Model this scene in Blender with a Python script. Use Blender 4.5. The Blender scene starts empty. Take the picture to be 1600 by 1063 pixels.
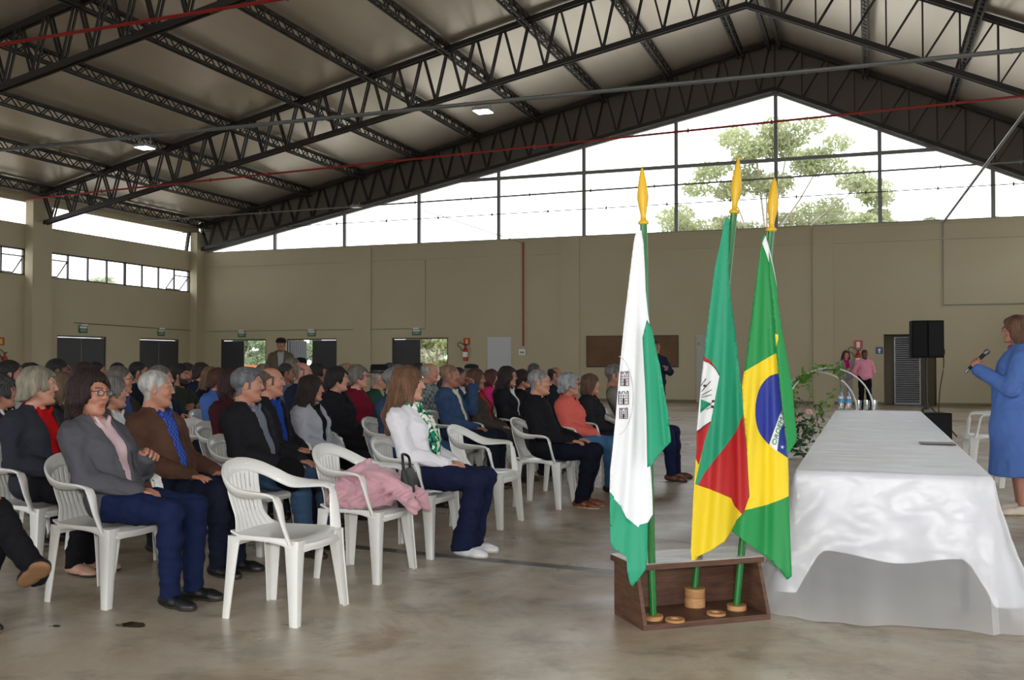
import bpy, bmesh, math, random
import numpy as np
from mathutils import Vector, Matrix, geometry
from mathutils.noise import noise as mnoise

SC = bpy.context.scene
COL = SC.collection
R = math.radians
# ------------------------------------------------------------------ camera, sky, exposure
FPX, EYE, YAW = 1551., 1.35, R(19.7)
cd = bpy.data.cameras.new('camera'); cam = bpy.data.objects.new('camera', cd); COL.objects.link(cam)
cd.sensor_width = 36; cd.lens = FPX / 1600 * 36; cd.clip_end = 600
cam.location = (0, 0, EYE); cam.rotation_euler = (R(90) + math.atan((567 - 531.5) / FPX), 0, YAW)
SC.camera = cam
SC.view_settings.view_transform = 'Standard'; SC.view_settings.look = 'None'
SC.view_settings.gamma = 1; SC.view_settings.use_curve_mapping = False
SC.view_settings.exposure = 0.0
wd = bpy.data.worlds.new('overcast'); SC.world = wd; wd.use_nodes = True
bgn = wd.node_tree.nodes['Background']; bgn.inputs[0].default_value = (.93, .97, 1, 1); bgn.inputs[1].default_value = 3.7
# the camera's own flash, just above and right of the lens
fl = bpy.data.lights.new('camera_flash', 'AREA'); fl.shape = 'RECTANGLE'; fl.size = .07; fl.size_y = .05; fl.energy = 125; fl.color = (1, .97, .93)
fo = bpy.data.objects.new('camera_flash', fl); COL.objects.link(fo); fo.location = (.10, -.03, EYE + .14); fo.rotation_euler = (R(88), 0, YAW)
SC.cycles.max_bounces = 8; SC.cycles.diffuse_bounces = 5; SC.cycles.transparent_max_bounces = 24
SC.cycles.caustics_reflective = False; SC.cycles.caustics_refractive = False; SC.cycles.sample_clamp_indirect = 6

def at(u, v, d):
    """the place at depth d that the photograph shows at column u, row v"""
    x = (u - 800) / FPX * d; c, s = math.cos(YAW), math.sin(YAW)
    return Vector((x * c - d * s, x * s + d * c, EYE - (v - 567) * d / FPX))
def ground(u, v, z=0.): return at(u, v, FPX * (EYE - z) / (v - 567))

# ------------------------------------------------------------------ materials
def lin(c):
    return tuple((x / 255 / 12.92 if x / 255 <= .04045 else ((x / 255 + .055) / 1.055) ** 2.4) for x in c)
_mats = {}
def mat(name, rgb, rough=.6, metal=0., **k):
    key = (name, rgb, rough, metal, tuple(sorted((a, str(b)) for a, b in k.items())))
    if key in _mats: return _mats[key]
    m = bpy.data.materials.new(name); m.use_nodes = True; nt = m.node_tree; N = nt.nodes; L = nt.links
    b = N['Principled BSDF']; col = lin(rgb) + (1,)
    b.inputs['Base Color'].default_value = col; b.inputs['Roughness'].default_value = rough; b.inputs['Metallic'].default_value = metal
    if 'spec' in k: b.inputs['Specular IOR Level'].default_value = k['spec']
    if 'sheen' in k: b.inputs['Sheen Weight'].default_value = k['sheen']
    if 'sss' in k:
        b.inputs['Subsurface Weight'].default_value = k['sss']; b.inputs['Subsurface Radius'].default_value = (.01, .004, .002)
    if 'emit' in k: b.inputs['Emission Color'].default_value = (1, 1, 1, 1); b.inputs['Emission Strength'].default_value = k['emit']
    if 'alpha' in k: b.inputs['Alpha'].default_value = k['alpha']
    if 'coat' in k: b.inputs['Coat Weight'].default_value = k['coat']; b.inputs['Coat Roughness'].default_value = .15
    if 'var' in k:                                    # mottled tone
        rgb2, sc = k['var']; tc = N.new('ShaderNodeTexCoord'); n = N.new('ShaderNodeTexNoise'); n.inputs['Scale'].default_value = sc; n.inputs['Detail'].default_value = 5
        mp = N.new('ShaderNodeMapping'); mp.inputs['Scale'].default_value = k.get('vs', (1, 1, 1)); L.new(tc.outputs['Object'], mp.inputs[0]); L.new(mp.outputs[0], n.inputs['Vector'])
        r = N.new('ShaderNodeValToRGB'); r.color_ramp.elements[0].position = .35; r.color_ramp.elements[1].position = .65
        r.color_ramp.elements[0].color = col; r.color_ramp.elements[1].color = lin(rgb2) + (1,)
        L.new(n.outputs[0], r.inputs[0]); L.new(r.outputs[0], b.inputs['Base Color'])
    if 'check' in k:
        rgb2, sc = k['check']; tc = N.new('ShaderNodeTexCoord'); n = N.new('ShaderNodeTexChecker'); n.inputs['Scale'].default_value = sc
        n.inputs[1].default_value = col; n.inputs[2].default_value = lin(rgb2) + (1,); L.new(tc.outputs['Object'], n.inputs[0]); L.new(n.outputs[0], b.inputs['Base Color'])
    if 'bump' in k:
        sc, st = k['bump']; tc = N.new('ShaderNodeTexCoord'); n = N.new('ShaderNodeTexNoise'); n.inputs['Scale'].default_value = sc; n.inputs['Detail'].default_value = 4
        mp = N.new('ShaderNodeMapping'); mp.inputs['Scale'].default_value = k.get('bs', (1, 1, 1)); L.new(tc.outputs['Object'], mp.inputs[0]); L.new(mp.outputs[0], n.inputs['Vector'])
        bp = N.new('ShaderNodeBump'); bp.inputs['Strength'].default_value = st; bp.inputs['Distance'].default_value = k.get('bd', .01)
        L.new(n.outputs[0], bp.inputs['Height']); L.new(bp.outputs[0], b.inputs['Normal'])
    if 'trans' in k:                                  # thin stuff that lets light through: leaves, organza
        tr = N.new('ShaderNodeBsdfTranslucent'); tr.inputs[0].default_value = col; mx = N.new('ShaderNodeMixShader'); mx.inputs[0].default_value = k['trans']
        L.new(b.outputs[0], mx.inputs[1]); L.new(tr.outputs[0], mx.inputs[2]); L.new(mx.outputs[0], N['Material Output'].inputs[0])
    _mats[key] = m; return m
def glass_mat(name, tint=(1, 1, 1), gloss=.05, rough=.02):
    if name in _mats: return _mats[name]
    m = bpy.data.materials.new(name); m.use_nodes = True; N = m.node_tree.nodes; L = m.node_tree.links; N.remove(N['Principled BSDF'])
    t = N.new('ShaderNodeBsdfTransparent'); t.inputs[0].default_value = tint + (1,); g = N.new('ShaderNodeBsdfGlossy'); g.inputs['Roughness'].default_value = rough
    f = N.new('ShaderNodeFresnel'); f.inputs[0].default_value = 1.35; mx = N.new('ShaderNodeMixShader')
    if True: mx.inputs[0].default_value = gloss
    else: L.new(f.outputs[0], mx.inputs[0])
    L.new(t.outputs[0], mx.inputs[1]); L.new(g.outputs[0], mx.inputs[2]); L.new(mx.outputs[0], N['Material Output'].inputs[0])
    _mats[name] = m; return m

# ------------------------------------------------------------------ mesh building
class MB:
    def __init__(s): s.v = []; s.f = []; s.m = []
    def add(s, vs, fs, mi=0):
        o = len(s.v); s.v += [tuple(p) for p in vs]; s.f += [tuple(i + o for i in f) for f in fs]; s.m += [mi] * len(fs); return s
    def box(s, a, b, mi=0):
        x0, y0, z0 = a; x1, y1, z1 = b
        return s.add([(x0, y0, z0), (x1, y0, z0), (x1, y1, z0), (x0, y1, z0), (x0, y0, z1), (x1, y0, z1), (x1, y1, z1), (x0, y1, z1)],
                     [(0, 3, 2, 1), (4, 5, 6, 7), (0, 1, 5, 4), (1, 2, 6, 5), (2, 3, 7, 6), (3, 0, 4, 7)], mi)
    def bar(s, p, q, w, h, up=(0, 0, 1), mi=0):
        p, q = Vector(p), Vector(q); t = (q - p).normalized(); up = Vector(up)
        if abs(t.dot(up)) > .98: up = Vector((1, 0, 0))
        a = t.cross(up).normalized() * w / 2; b = a.cross(t).normalized() * h / 2
        return s.add([p - a - b, p + a - b, p + a + b, p - a + b, q - a - b, q + a - b, q + a + b, q - a + b],
                     [(0, 1, 2, 3), (7, 6, 5, 4), (0, 4, 5, 1), (1, 5, 6, 2), (2, 6, 7, 3), (3, 7, 4, 0)], mi)
    def sweep(s, secs, n=12, p=3.2, mi=0, cap=True):
        """secs: (centre, side vector, w, up vector, t): rounded rectangular sections"""
        o = len(s.v); vs = []
        for c, a, w, b, t in secs:
            a = Vector(a).normalized(); b = Vector(b); b = (b - a * a.dot(b)).normalized()
            for i in range(n):
                g = 2 * math.pi * (i + .5) / n; x, y = math.cos(g), math.sin(g); q = (abs(x) ** p + abs(y) ** p) ** (-1 / p)
                vs.append(Vector(c) + a * x * q * w / 2 + b * y * q * t / 2)
        fs = []
        for j in range(len(secs) - 1):
            for i in range(n): fs.append((j * n + i, j * n + (i + 1) % n, (j + 1) * n + (i + 1) % n, (j + 1) * n + i))
        if cap: fs.append(tuple(range(n))[::-1]); fs.append(tuple((len(secs) - 1) * n + i for i in range(n)))
        return s.add(vs, fs, mi)
    def tube(s, pts, r, n=8, mi=0, cap=True):
        pts = [Vector(p) for p in pts]; rs = r if isinstance(r, (list, tuple)) else [r] * len(pts); up = Vector((0, 0, 1)); secs = []
        for i, p in enumerate(pts):
            t = (pts[min(i + 1, len(pts) - 1)] - pts[max(i - 1, 0)]).normalized()
            a = t.cross(up if abs(t.dot(up)) < .95 else Vector((1, 0, 0))).normalized(); secs.append((p, a, rs[i] * 2, a.cross(t), rs[i] * 2))
        return s.sweep(secs, n, 2, mi, cap)
    def lathe(s, prof, c=(0, 0, 0), n=20, mi=0, m=None):
        vs = []; c = Vector(c)
        for r, z in prof:
            for i in range(n):
                q = Vector((r * math.cos(2 * math.pi * i / n), r * math.sin(2 * math.pi * i / n), z)); vs.append((m @ q) if m else c + q)
        fs = [(j * n + i, j * n + (i + 1) % n, (j + 1) * n + (i + 1) % n, (j + 1) * n + i) for j in range(len(prof) - 1) for i in range(n)]
        fs += [tuple(range(n))[::-1], tuple((len(prof) - 1) * n + i for i in range(n))]
        return s.add(vs, fs, mi)
    def prism(s, poly, d, mi=0):
        """poly of 3D points, extruded by the vector d"""
        n = len(poly); P = [Vector(p) for p in poly]; d = Vector(d)
        return s.add(P + [p + d for p in P], [tuple(range(n))[::-1], tuple(range(n, 2 * n))] + [(i, (i + 1) % n, n + (i + 1) % n, n + i) for i in range(n)], mi)
    def data(s, name):
        me = bpy.data.meshes.new(name); me.from_pydata(s.v, [], s.f); me.polygons.foreach_set('material_index', s.m); return me
    def build(s, name, mats, parent=None, smooth=False, bevel=0., loc=None, fix=True):
        me = s.data(name)
        for m in (mats if isinstance(mats, (list, tuple)) else [mats]): me.materials.append(m)
        if fix:
            bm = bmesh.new(); bm.from_mesh(me); bmesh.ops.recalc_face_normals(bm, faces=bm.faces); bm.to_mesh(me); bm.free()
        if smooth: me.polygons.foreach_set('use_smooth', [True] * len(me.polygons))
        o = bpy.data.objects.new(name, me); COL.objects.link(o); o.parent = parent
        if loc is not None: o.location = loc
        if bevel:
            b = o.modifiers.new('bevel', 'BEVEL'); b.width = bevel; b.segments = 2; b.limit_method = 'ANGLE'
        if smooth == 'auto':
            me.polygons.foreach_set('use_smooth', [True] * len(me.polygons)); me.set_sharp_from_angle(angle=R(40))
        return o
def tag(o, label=None, cat=None, group=None, kind=None):
    for k, v in (('label', label), ('category', cat), ('group', group), ('kind', kind)):
        if v: o[k] = v
    return o
def thing(name, label, cat, loc=(0, 0, 0), rz=0., group=None):
    o = bpy.data.objects.new(name, None); COL.objects.link(o); o.empty_display_size = .1; o.location = loc; o.rotation_euler = (0, 0, rz)
    return tag(o, label, cat, group)
def struct(o): o['kind'] = 'structure'; return o
def copy_tree(o, parent=None):
    c = o.copy(); COL.objects.link(c); c.parent = parent
    for ch in [q for q in bpy.data.objects if q.parent == o]: copy_tree(ch, c)
    return c
# ------------------------------------------------------------------ the hall
XL, XR, YB, YN = -25.57, 7.1, 33.65, -14.      # left wall, right wall, far wall, near end
XA = -2.80                                     # ridge
ZW = 5.77                                      # top of the masonry
def zroof(x): return 6.95 + (x - XL) * (12.05 - 6.95) / (XA - XL) if x < XA else 12.05 - (x - XA) * (12.05 - 7.45) / (XR - XA)
def zbot(x): return 5.80 + (x - XL) * (10.28 - 5.80) / (XA - XL) if x < XA else 10.28 - (x - XA) * (10.28 - 5.80) / (XR - XA)
PAINT = mat('cream_wall_paint', (192, 181, 152), .75, var=((186, 174, 144), .35), bump=(60, .12), bd=.003)
STEEL = mat('dark_painted_steel', (52, 48, 46), .5, spec=.3)
GREYM = mat('grey_painted_metal', (138, 138, 136), .5)
PIPEG = mat('galvanised_pipe', (120, 122, 122), .45, .3)
REDP = mat('red_pipe_paint', (150, 30, 26), .45)
CLAD = mat('taupe_gable_cladding', (112, 102, 92), .6)
WHITE = mat('white_plastic', (226, 226, 222), .28, coat=.3)
PANE = glass_mat('window_glass')

# floor: worn, polished concrete with stains
fm = mat('polished_concrete', (150, 140, 124), .4)
N = fm.node_tree.nodes; L = fm.node_tree.links; b = N['Principled BSDF']
tc = N.new('ShaderNodeTexCoord')
def nz(scale, det, rough=.6, dist=0.):
    n = N.new('ShaderNodeTexNoise'); n.inputs['Scale'].default_value = scale; n.inputs['Detail'].default_value = det
    n.inputs['Roughness'].default_value = rough; n.inputs['Distortion'].default_value = dist; L.new(tc.outputs['Object'], n.inputs['Vector']); return n
def ramp(src, stops):
    r = N.new('ShaderNodeValToRGB'); e = r.color_ramp.elements
    while len(e) < len(stops): e.new(.5)
    for el, (p, c) in zip(e, stops): el.position = p; el.color = (lin(c) + (1,)) if isinstance(c, tuple) else (c, c, c, 1)
    L.new(src, r.inputs[0]); return r
a1 = ramp(nz(.75, 8, .68, .6).outputs[0], [(.30, (150, 129, 106)), (.45, (184, 170, 150)), (.58, (200, 190, 174)), (.66, (178, 160, 136)), (.80, (196, 186, 170))])
a2 = ramp(nz(3.1, 6, .7, .3).outputs[0], [(.34, .60), (.50, 1.), (.7, 1.06)])
mx = N.new('ShaderNodeMixRGB'); mx.blend_type = 'MULTIPLY'; mx.inputs[0].default_value = .8; L.new(a1.outputs[0], mx.inputs[1]); L.new(a2.outputs[0], mx.inputs[2])
a4 = ramp(nz(.33, 4, .6, .8).outputs[0], [(.50, (255, 255, 255)), (.64, (206, 182, 150))])
mx3 = N.new('ShaderNodeMixRGB'); mx3.blend_type = 'MULTIPLY'; mx3.inputs[0].default_value = .9; L.new(mx.outputs[0], mx3.inputs[1]); L.new(a4.outputs[0], mx3.inputs[2])
L.new(mx3.outputs[0], b.inputs['Base Color'])
a3 = ramp(nz(1.3, 6, .6).outputs[0], [(.3, .24), (.7, .5)]); L.new(a3.outputs[0], b.inputs['Roughness'])
bp = N.new('ShaderNodeBump'); bp.inputs['Strength'].default_value = .08; bp.inputs['Distance'].default_value = .01; L.new(nz(9, 5).outputs[0], bp.inputs['Height']); L.new(bp.outputs[0], b.inputs['Normal'])
struct(MB().box((XL - .3, YN, -.2), (XR + .3, YB + .3, 0)).build('floor', fm))

def holed(axis, c0, c1, s0, s1, z0, z1, holes):
    """a slab of wall with rectangular holes; holes = (s0, s1, z0, z1)"""
    ss = sorted({s0, s1} | {h[0] for h in holes} | {h[1] for h in holes}); mb = MB()
    for a, b_ in zip(ss, ss[1:]):
        cur = z0
        for h in sorted([h for h in holes if h[0] <= a + 1e-6 and h[1] >= b_ - 1e-6], key=lambda h: h[2]):
            if h[2] > cur: mb.box(*(((c0, a, cur), (c1, b_, h[2])) if axis == 'x' else ((a, c0, cur), (b_, c1, h[2]))))
            cur = h[3]
        if cur < z1: mb.box(*(((c0, a, cur), (c1, b_, z1)) if axis == 'x' else ((a, c0, cur), (b_, c1, z1))))
    return mb
def xw(u): # column u of the photograph on the far wall -> hall x
    t = (u - 800) / FPX; c, s = math.cos(YAW), math.sin(YAW); return YB * (t * c - s) / (t * s + c)
BAYS = [33.65, 25.35, 17.05, 8.75, .45, -7.85]
doorL = [(26.18, 28.47, 0, 2.27), (30.19, 32.45, 0, 2.27)]
band = [(b - 7.85, b - .5, 4.17, 5.04) for b in BAYS[:-1]]
struct(holed('x', XL - .22, XL, YN, YB + .22, 0, ZW, doorL + band).build('wall_left', PAINT))
dA, dB, dC = (xw(345), xw(415.5)), (xw(448), xw(526)), (xw(612.5), xw(700))
dW, dR, dP = (xw(762), xw(799)), (xw(1381), xw(1463)), (xw(1088), xw(1122))
board = (xw(918), xw(1059), 1.24, 2.26)
struct(holed('y', YB, YB + .22, XL, XR, 0, ZW, [(dA[0], dA[1], 0, 2.28), (dB[0], dB[1], 0, 2.28), (dC[0], dC[1], 0, 2.28), (dR[0], dR[1], 0, 2.25)]).build('wall_far', PAINT))
opn = [(b - 7.3, b - 1.0, 3.9, 5.3) for b in BAYS[:-1]] + [(b - 6.6, b - 1.8, 0, 2.9) for b in BAYS[1:-1]]  # unseen openings, put in to let daylight into the hall
struct(holed('x', XR, XR + .22, YN, YB + .22, 0, ZW, opn).build('wall_right', PAINT))
struct(MB().box((XL, YN - .2, 0), (-21, YN, ZW)).box((2.5, YN - .2, 0), (XR, YN, ZW)).box((XL, YN - .2, 4.9), (XR, YN, ZW)).build('wall_near', PAINT))  # wide unseen gap behind the camera, left open to admit daylight
# columns and the beam that caps the walls
cb = MB()
for y in BAYS: cb.box((XL, y - .55, 0), (XL + .32, y + (.0 if y == YB else .25), 6.6)); cb.box((XR - .3, y - .5, 0), (XR, y, 6.6))
struct(cb.build('trim_1', PAINT))
cb = MB()
for u0, u1 in ((553, 580), (877, 906), (1271, 1303)): cb.box((xw(u0), YB - .07, 0), (xw(u1), YB, ZW))
cb.box((XL + .02, YB - .05, 5.2), (XR, YB, 5.24)); cb.box((XL, YN, ZW), (XL + .06, YB - .6, ZW + .05)); cb.box((XL, YB - .03, ZW - .06), (XR, YB + .03, ZW + .02))
struct(cb.build('trim_2', PAINT))
BASEB = mat('skirting_paint', (122, 104, 78), .6)
bb = MB(); xs = [XL, dA[0], dA[1], dB[0], dB[1], dC[0], dC[1], dW[0], dW[1], dR[0], dR[1], XR]
for i in range(0, len(xs), 2): bb.box((xs[i], YB - .02, 0), (xs[i + 1], YB, .10))
struct(bb.build('baseboard_far', BASEB))
# roof
ROOF = mat('off_white_roof_panel', (222, 211, 198), .33, .6, var=((214, 202, 188), 1.2), vs=(1, .05, 1))
e = .12
struct(MB().prism([(XL - .9, YN, zroof(XL - .9)), (XA, YN, zroof(XA)), (XA, YN, zroof(XA) + e), (XL - .9, YN, zroof(XL - .9) + e)], (0, YB - YN + 1.2, 0)).build('ceiling', ROOF))
struct(MB().prism([(XA, YN, zroof(XA)), (XR + .9, YN, zroof(XR + .9)), (XR + .9, YN, zroof(XR + .9) + e), (XA, YN, zroof(XA) + e)], (0, YB - YN + 1.2, 0)).build('ceiling', ROOF))
# seams of the roof sheets, running up the slope
# strips between the wall head and the roof on the left and right
struct(MB().box((XL - .12, YN, 6.55), (XL - .02, YB, 6.95)).build('trim_3', PAINT))
struct(MB().box((XR + .02, YN, 6.4), (XR + .12, YB, 7.45)).build('trim_4', PAINT))
# the gable above its glass
gb = MB()
for x0, x1 in ((XL, XA), (XA, XR)):
    gb.prism([(x0, YB + .2, zbot(x0)), (x1, YB + .2, zbot(x1)), (x1, YB + .2, zroof(x1)), (x0, YB + .2, zroof(x0))], (0, .06, 0))
struct(gb.build('wall_gable', CLAD))

# glazing
def glaze(name, frames, panes):
    t = bpy.data.objects.new(name, None); COL.objects.link(t); struct(t)
    for n, mb, m in frames: mb.build(n, m, t)
    for mb in panes: mb.build('pane', PANE, t)
    return t
ML = [XL + .02, xw(427), xw(536), xw(653), xw(778), xw(912), xw(1057), xw(1212), xw(1377), xw(1555), XR - .02]
ML[7] = XA
fr = []
for x in ML[1:-1]: fr.append(('mullion', MB().box((x - .06, YB + .04, ZW), (x + .06, YB + .14, zbot(x))), GREYM))
zr = 8.06; xl_ = XL + (zr - 5.8) / (10.28 - 5.8) * (XA - XL); xr_ = XA + (10.28 - zr) / 4.48 * (XR - XA)
fr.append(('rail', MB().box((xl_, YB + .05, zr - .06), (xr_, YB + .13, zr + .06)), GREYM)); fr.append(('sill', MB().box((XL, YB + .0, ZW - .02), (XR, YB + .16, ZW + .06)), GREYM))
ed = MB()
for x0, x1 in ((XL, XA), (XA, XR)): ed.bar((x0, YB + .12, zbot(x0)), (x1, YB + .12, zbot(x1)), .12, .1)
fr.append(('frame', ed, GREYM)); pn = []
for a, b_ in zip(ML, ML[1:]):
    if b_ > a: pn.append(MB().prism([(a, YB + .09, ZW), (b_, YB + .09, ZW), (b_, YB + .09, zbot(b_)), (a, YB + .09, zbot(a) + .001)], (0, .006, 0)))
glaze('window_1', fr, pn)
n = 2; BLK = mat('black_window_frame', (58, 54, 52), .4)
for i, (s0, s1, z0, z1) in enumerate(band[:3]):
    fr = []; cuts = [s0 + (s1 - s0) * k / 8 for k in range(9)]; f = MB()
    f.box((XL - .13, s0, z0), (XL - .07, s1, z0 + .05)); f.box((XL - .13, s0, z1 - .05), (XL - .07, s1, z1)); f.box((XL - .13, s0, z0), (XL - .07, s0 + .05, z1)); f.box((XL - .13, s1 - .05, z0), (XL - .07, s1, z1))
    fr.append(('frame', f, BLK))
    for k, y in enumerate(cuts[1:-1]): fr.append(('mullion', MB().box((XL - .13, y - (.05 if k == 3 else .028), z0), (XL - .07, y + (.05 if k == 3 else .028), z1)), BLK))
    pn = []
    for k in range(8):
        if k in (0, 7): continue
        pn.append(MB().box((XL - .105, cuts[k] + .03, z0 + .05), (XL - .1, cuts[k + 1] - .03, z1 - .05)))
    for k in (0, 7):                                   # tilted vents standing open
        a, b_ = cuts[k] + .04, cuts[k + 1] - .04; zt = z0 + .62; m = MB()
        P = [(XL - .09, a, zt), (XL - .09, b_, zt), (XL - .52, b_, z0 + .12), (XL - .52, a, z0 + .12)]
        for q in range(4): m.bar(P[q], P[(q + 1) % 4], .035, .035)
        fr.append(('vent_frame', m, BLK)); pn.append(MB().prism(P, (.005, 0, .003)))
        fr.append(('transom', MB().box((XL - .12, a - .04, zt - .02), (XL - .08, b_ + .04, zt + .02)), BLK))
    glaze('window_%d' % n, fr, pn); n += 1
fr = []; pn = []; ys = [YN + .3] + [y for y in reversed(BAYS)]
for a, b_ in zip(ys, ys[1:]): pn.append(MB().box((XL - .08, a, ZW), (XL - .075, b_ - .1, 6.56)))
fr.append(('sill', MB().box((XL - .14, YN, ZW), (XL - .02, YB, ZW + .04)), BLK))
fr.append(('frame', MB().prism([(XL - .12, YB - .8, ZW), (XL - .02, YB - .8, ZW), (XL - .02, YB - .62, 6.6), (XL - .12, YB - .62, 6.6)], (0, .12, 0)), BLK))
glaze('window_%d' % n, fr, pn); n += 1
pn = []; fr = []
for (a, b_, z0, z1) in opn[:5]:
    pn.append(MB().box((XR + .1, a, z0), (XR + .106, b_, z1))); f = MB()
    for q in range(5): y = a + (b_ - a) * q / 4; f.box((XR + .07, y - .04, z0), (XR + .13, y + .04, z1))
    fr.append(('frame', f, BLK))
glaze('window_%d' % n, fr, pn)

# doors
DARK = mat('charcoal_sheet_door', (66, 66, 70), .5, .1); SHUT = mat('white_slatted_door', (198, 200, 202), .4)
def leaf(parent, p, ax, w, h, m, dirs=1, name='door_leaf', ang=0.):
    """corrugated sheet leaf hinged at p, running along the unit vector ax"""
    ax = Vector(ax); nn = Vector((-ax.y, ax.x, 0)); mb = MB(); P = Vector(p); k = int(w / .055)
    mb.prism([P, P + ax * w, P + ax * w + nn * .03, P + nn * .03], (0, 0, h))
    for i in range(k):
        a = P + ax * (w * (i + .2) / k); mb.prism([a - nn * .010, a + ax * .026 - nn * .010, a + ax * .026, a], (0, 0, h))
    for z in (1.0,): mb.prism([P - nn * .014 + Vector((0, 0, z)), P + ax * w - nn * .014 + Vector((0, 0, z)), P + ax * w + Vector((0, 0, z)), P + Vector((0, 0, z))], (0, 0, .05))
    o = mb.build(name, m, parent)
    hd = MB().bar(P + ax * (w * (.9 if dirs > 0 else .1)) - nn * .03 + Vector((0, 0, .95)), P + ax * (w * (.9 if dirs > 0 else .1)) - nn * .03 + Vector((0, 0, 1.15)), .025, .025).build('handle', GREYM, o)
    return o
def door(name): o = bpy.data.objects.new(name, None); COL.objects.link(o); return struct(o)
def dframe(parent, axis, c, s0, s1, h):
    mb = MB()
    for a, b_ in (((s0, 0), (s0 + .05, h)), ((s1 - .05, 0), (s1, h)), ((s0, h - .05), (s1, h))):
        if axis == 'x': mb.box((c - .1, a[0], a[1]), (c - .04, b_[0], b_[1]))
        else: mb.box((a[0], c + .04, a[1]), (b_[0], c + .1, b_[1]))
    mb.build('door_frame', BLK, parent)
k = 1
for s0, s1, z0, h in doorL:
    d = door('door_%d' % k); k += 1; mid = (s0 + s1) / 2; dframe(d, 'x', XL, s0, s1, h)
    leaf(d, (XL - .08, mid - .01, 0), (0, -1, 0), mid - s0 - .05, h - .06, DARK, -1); leaf(d, (XL - .08, s1 - .04, 0), (0, -1, 0), s1 - mid - .05, h - .06, DARK)
for (x0, x1), side in ((dA, 0), (dB, 1), (dC, 0)):
    d = door('door_%d' % k); k += 1; mid = (x0 + x1) / 2; dframe(d, 'y', YB, x0, x1, 2.28)
    if side == 0: leaf(d, (x0 + .04, YB + .07, 0), (1, 0, 0), mid - x0 - .05, 2.22, DARK)
    else: leaf(d, (mid, YB + .07, 0), (1, 0, 0), x1 - mid - .05, 2.22, DARK, -1)
    xh = x1 - .05 if side == 0 else x0 + .05          # the other leaf stands open outwards
    leaf(d, (xh, YB + .15, 0), (-.35 if side == 0 else .18, .93, 0), mid - x0 - .1, 2.22, DARK)
d = door('door_%d' % k); k += 1; x0, x1 = dW
mb = MB().box((x0, YB - .03, .02), (x1, YB - .005, 2.28))
for i in range(28): mb.box((x0 + .06, YB - .045, .12 + i * .075), (x1 - .06, YB - .03, .17 + i * .075))
mb.build('door_leaf', SHUT, d); MB().box((x1 - .14, YB - .08, 1.0), (x1 - .10, YB - .04, 1.12)).build('handle', GREYM, d)
d = door('door_%d' % k); k += 1; x0, x1 = dP
MB().box((x0, YB - .03, .02), (x1, YB - .005, 2.3)).build('door_leaf', mat('pale_grey_door', (176, 172, 160), .4), d); MB().box((x0 + .05, YB - .07, 1.95), (x0 + .12, YB - .03, 2.02)).build('handle', GREYM, d)
d = door('door_%d' % k); x0, x1 = dR                 # recess with a slatted metal door
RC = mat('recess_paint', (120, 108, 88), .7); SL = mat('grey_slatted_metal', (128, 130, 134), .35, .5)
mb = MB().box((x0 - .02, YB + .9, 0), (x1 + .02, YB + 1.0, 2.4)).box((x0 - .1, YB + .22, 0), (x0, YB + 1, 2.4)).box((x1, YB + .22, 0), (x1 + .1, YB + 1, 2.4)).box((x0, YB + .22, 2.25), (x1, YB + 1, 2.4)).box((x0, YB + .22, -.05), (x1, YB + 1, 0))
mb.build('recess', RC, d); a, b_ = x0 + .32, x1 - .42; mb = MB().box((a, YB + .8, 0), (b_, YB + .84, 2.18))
for i in range(30): mb.add([(a + .04, YB + .80, .06 + i * .07), (b_ - .04, YB + .80, .06 + i * .07), (b_ - .04, YB + .77, .075 + i * .07), (a + .04, YB + .77, .075 + i * .07), (b_ - .04, YB + .80, .118 + i * .07), (a + .04, YB + .80, .118 + i * .07)], [(0, 1, 2, 3), (3, 2, 4, 5)])
mb.build('door_leaf', SL, d)
# hatch papered over in brown
t = thing('boarded_hatch', 'brown paper covered serving hatch in the cream far wall', 'hatch')
x0, x1, z0, z1 = board
MB().box((x0, YB - .03, z0), (x1, YB - .005, z1)).build('panel', mat('brown_paper', (112, 78, 44), .6, var=((98, 66, 36), 1.5), bump=(3, .4), bd=.03), t)
f = MB()
for a, b_ in (((x0 - .03, z0 - .05), (x1 + .03, z0)), ((x0 - .03, z1), (x1 + .03, z1 + .03)), ((x0 - .03, z0), (x0, z1)), ((x1, z0), (x1 + .03, z1))): f.box((a[0], YB - .05, a[1]), (b_[0], YB - .001, b_[1]))
f.build('frame', mat('dark_brown_frame', (62, 44, 32), .5), t)

# trusses
def truss(y, label):
    t = thing('roof_truss', label, 'roof truss')
    for nm, fz in (('top_chord', lambda x: zroof(x) - .12), ('bottom_chord', lambda x: zbot(x) + .06)):
        mb = MB()
        for x0, x1 in ((XL + .1, XA), (XA, XR - .1)):
            for dy in (-.07, .07): mb.bar((x0, y + dy, fz(x0)), (x1, y + dy, fz(x1)), .05, .13)
        mb.build(nm, STEEL, t)
    def web(xb, xt):
        mb = MB()
        for dy in (-.055, .055): mb.bar((xb, y + dy, zbot(xb) + .06), (xt, y + dy, zroof(xt) - .12), .035, .05, up=(0, 1, 0))
        mb.build('web_bar', STEEL, t)
    n = 28; st = (XA - XL - .3) / n
    for i in range(n):
        x = XL + .2 + i * st; web(x + st * .5, x + .04); web(x + st * .5, x + st - .04)
    n = 12; st = (XR - XA - .2) / n
    for i in range(n):
        x = XA + .05 + i * st; web(x + st, x + st); web(x, x + st - .05)
    web(XA, XA)
    return t
truss(YB - .22, 'dark lattice roof truss against the glazed far gable')
truss(25.3, 'dark lattice roof truss crossing the middle of the photograph')
truss(16.6, 'dark lattice roof truss nearest the camera, at top left')
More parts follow.
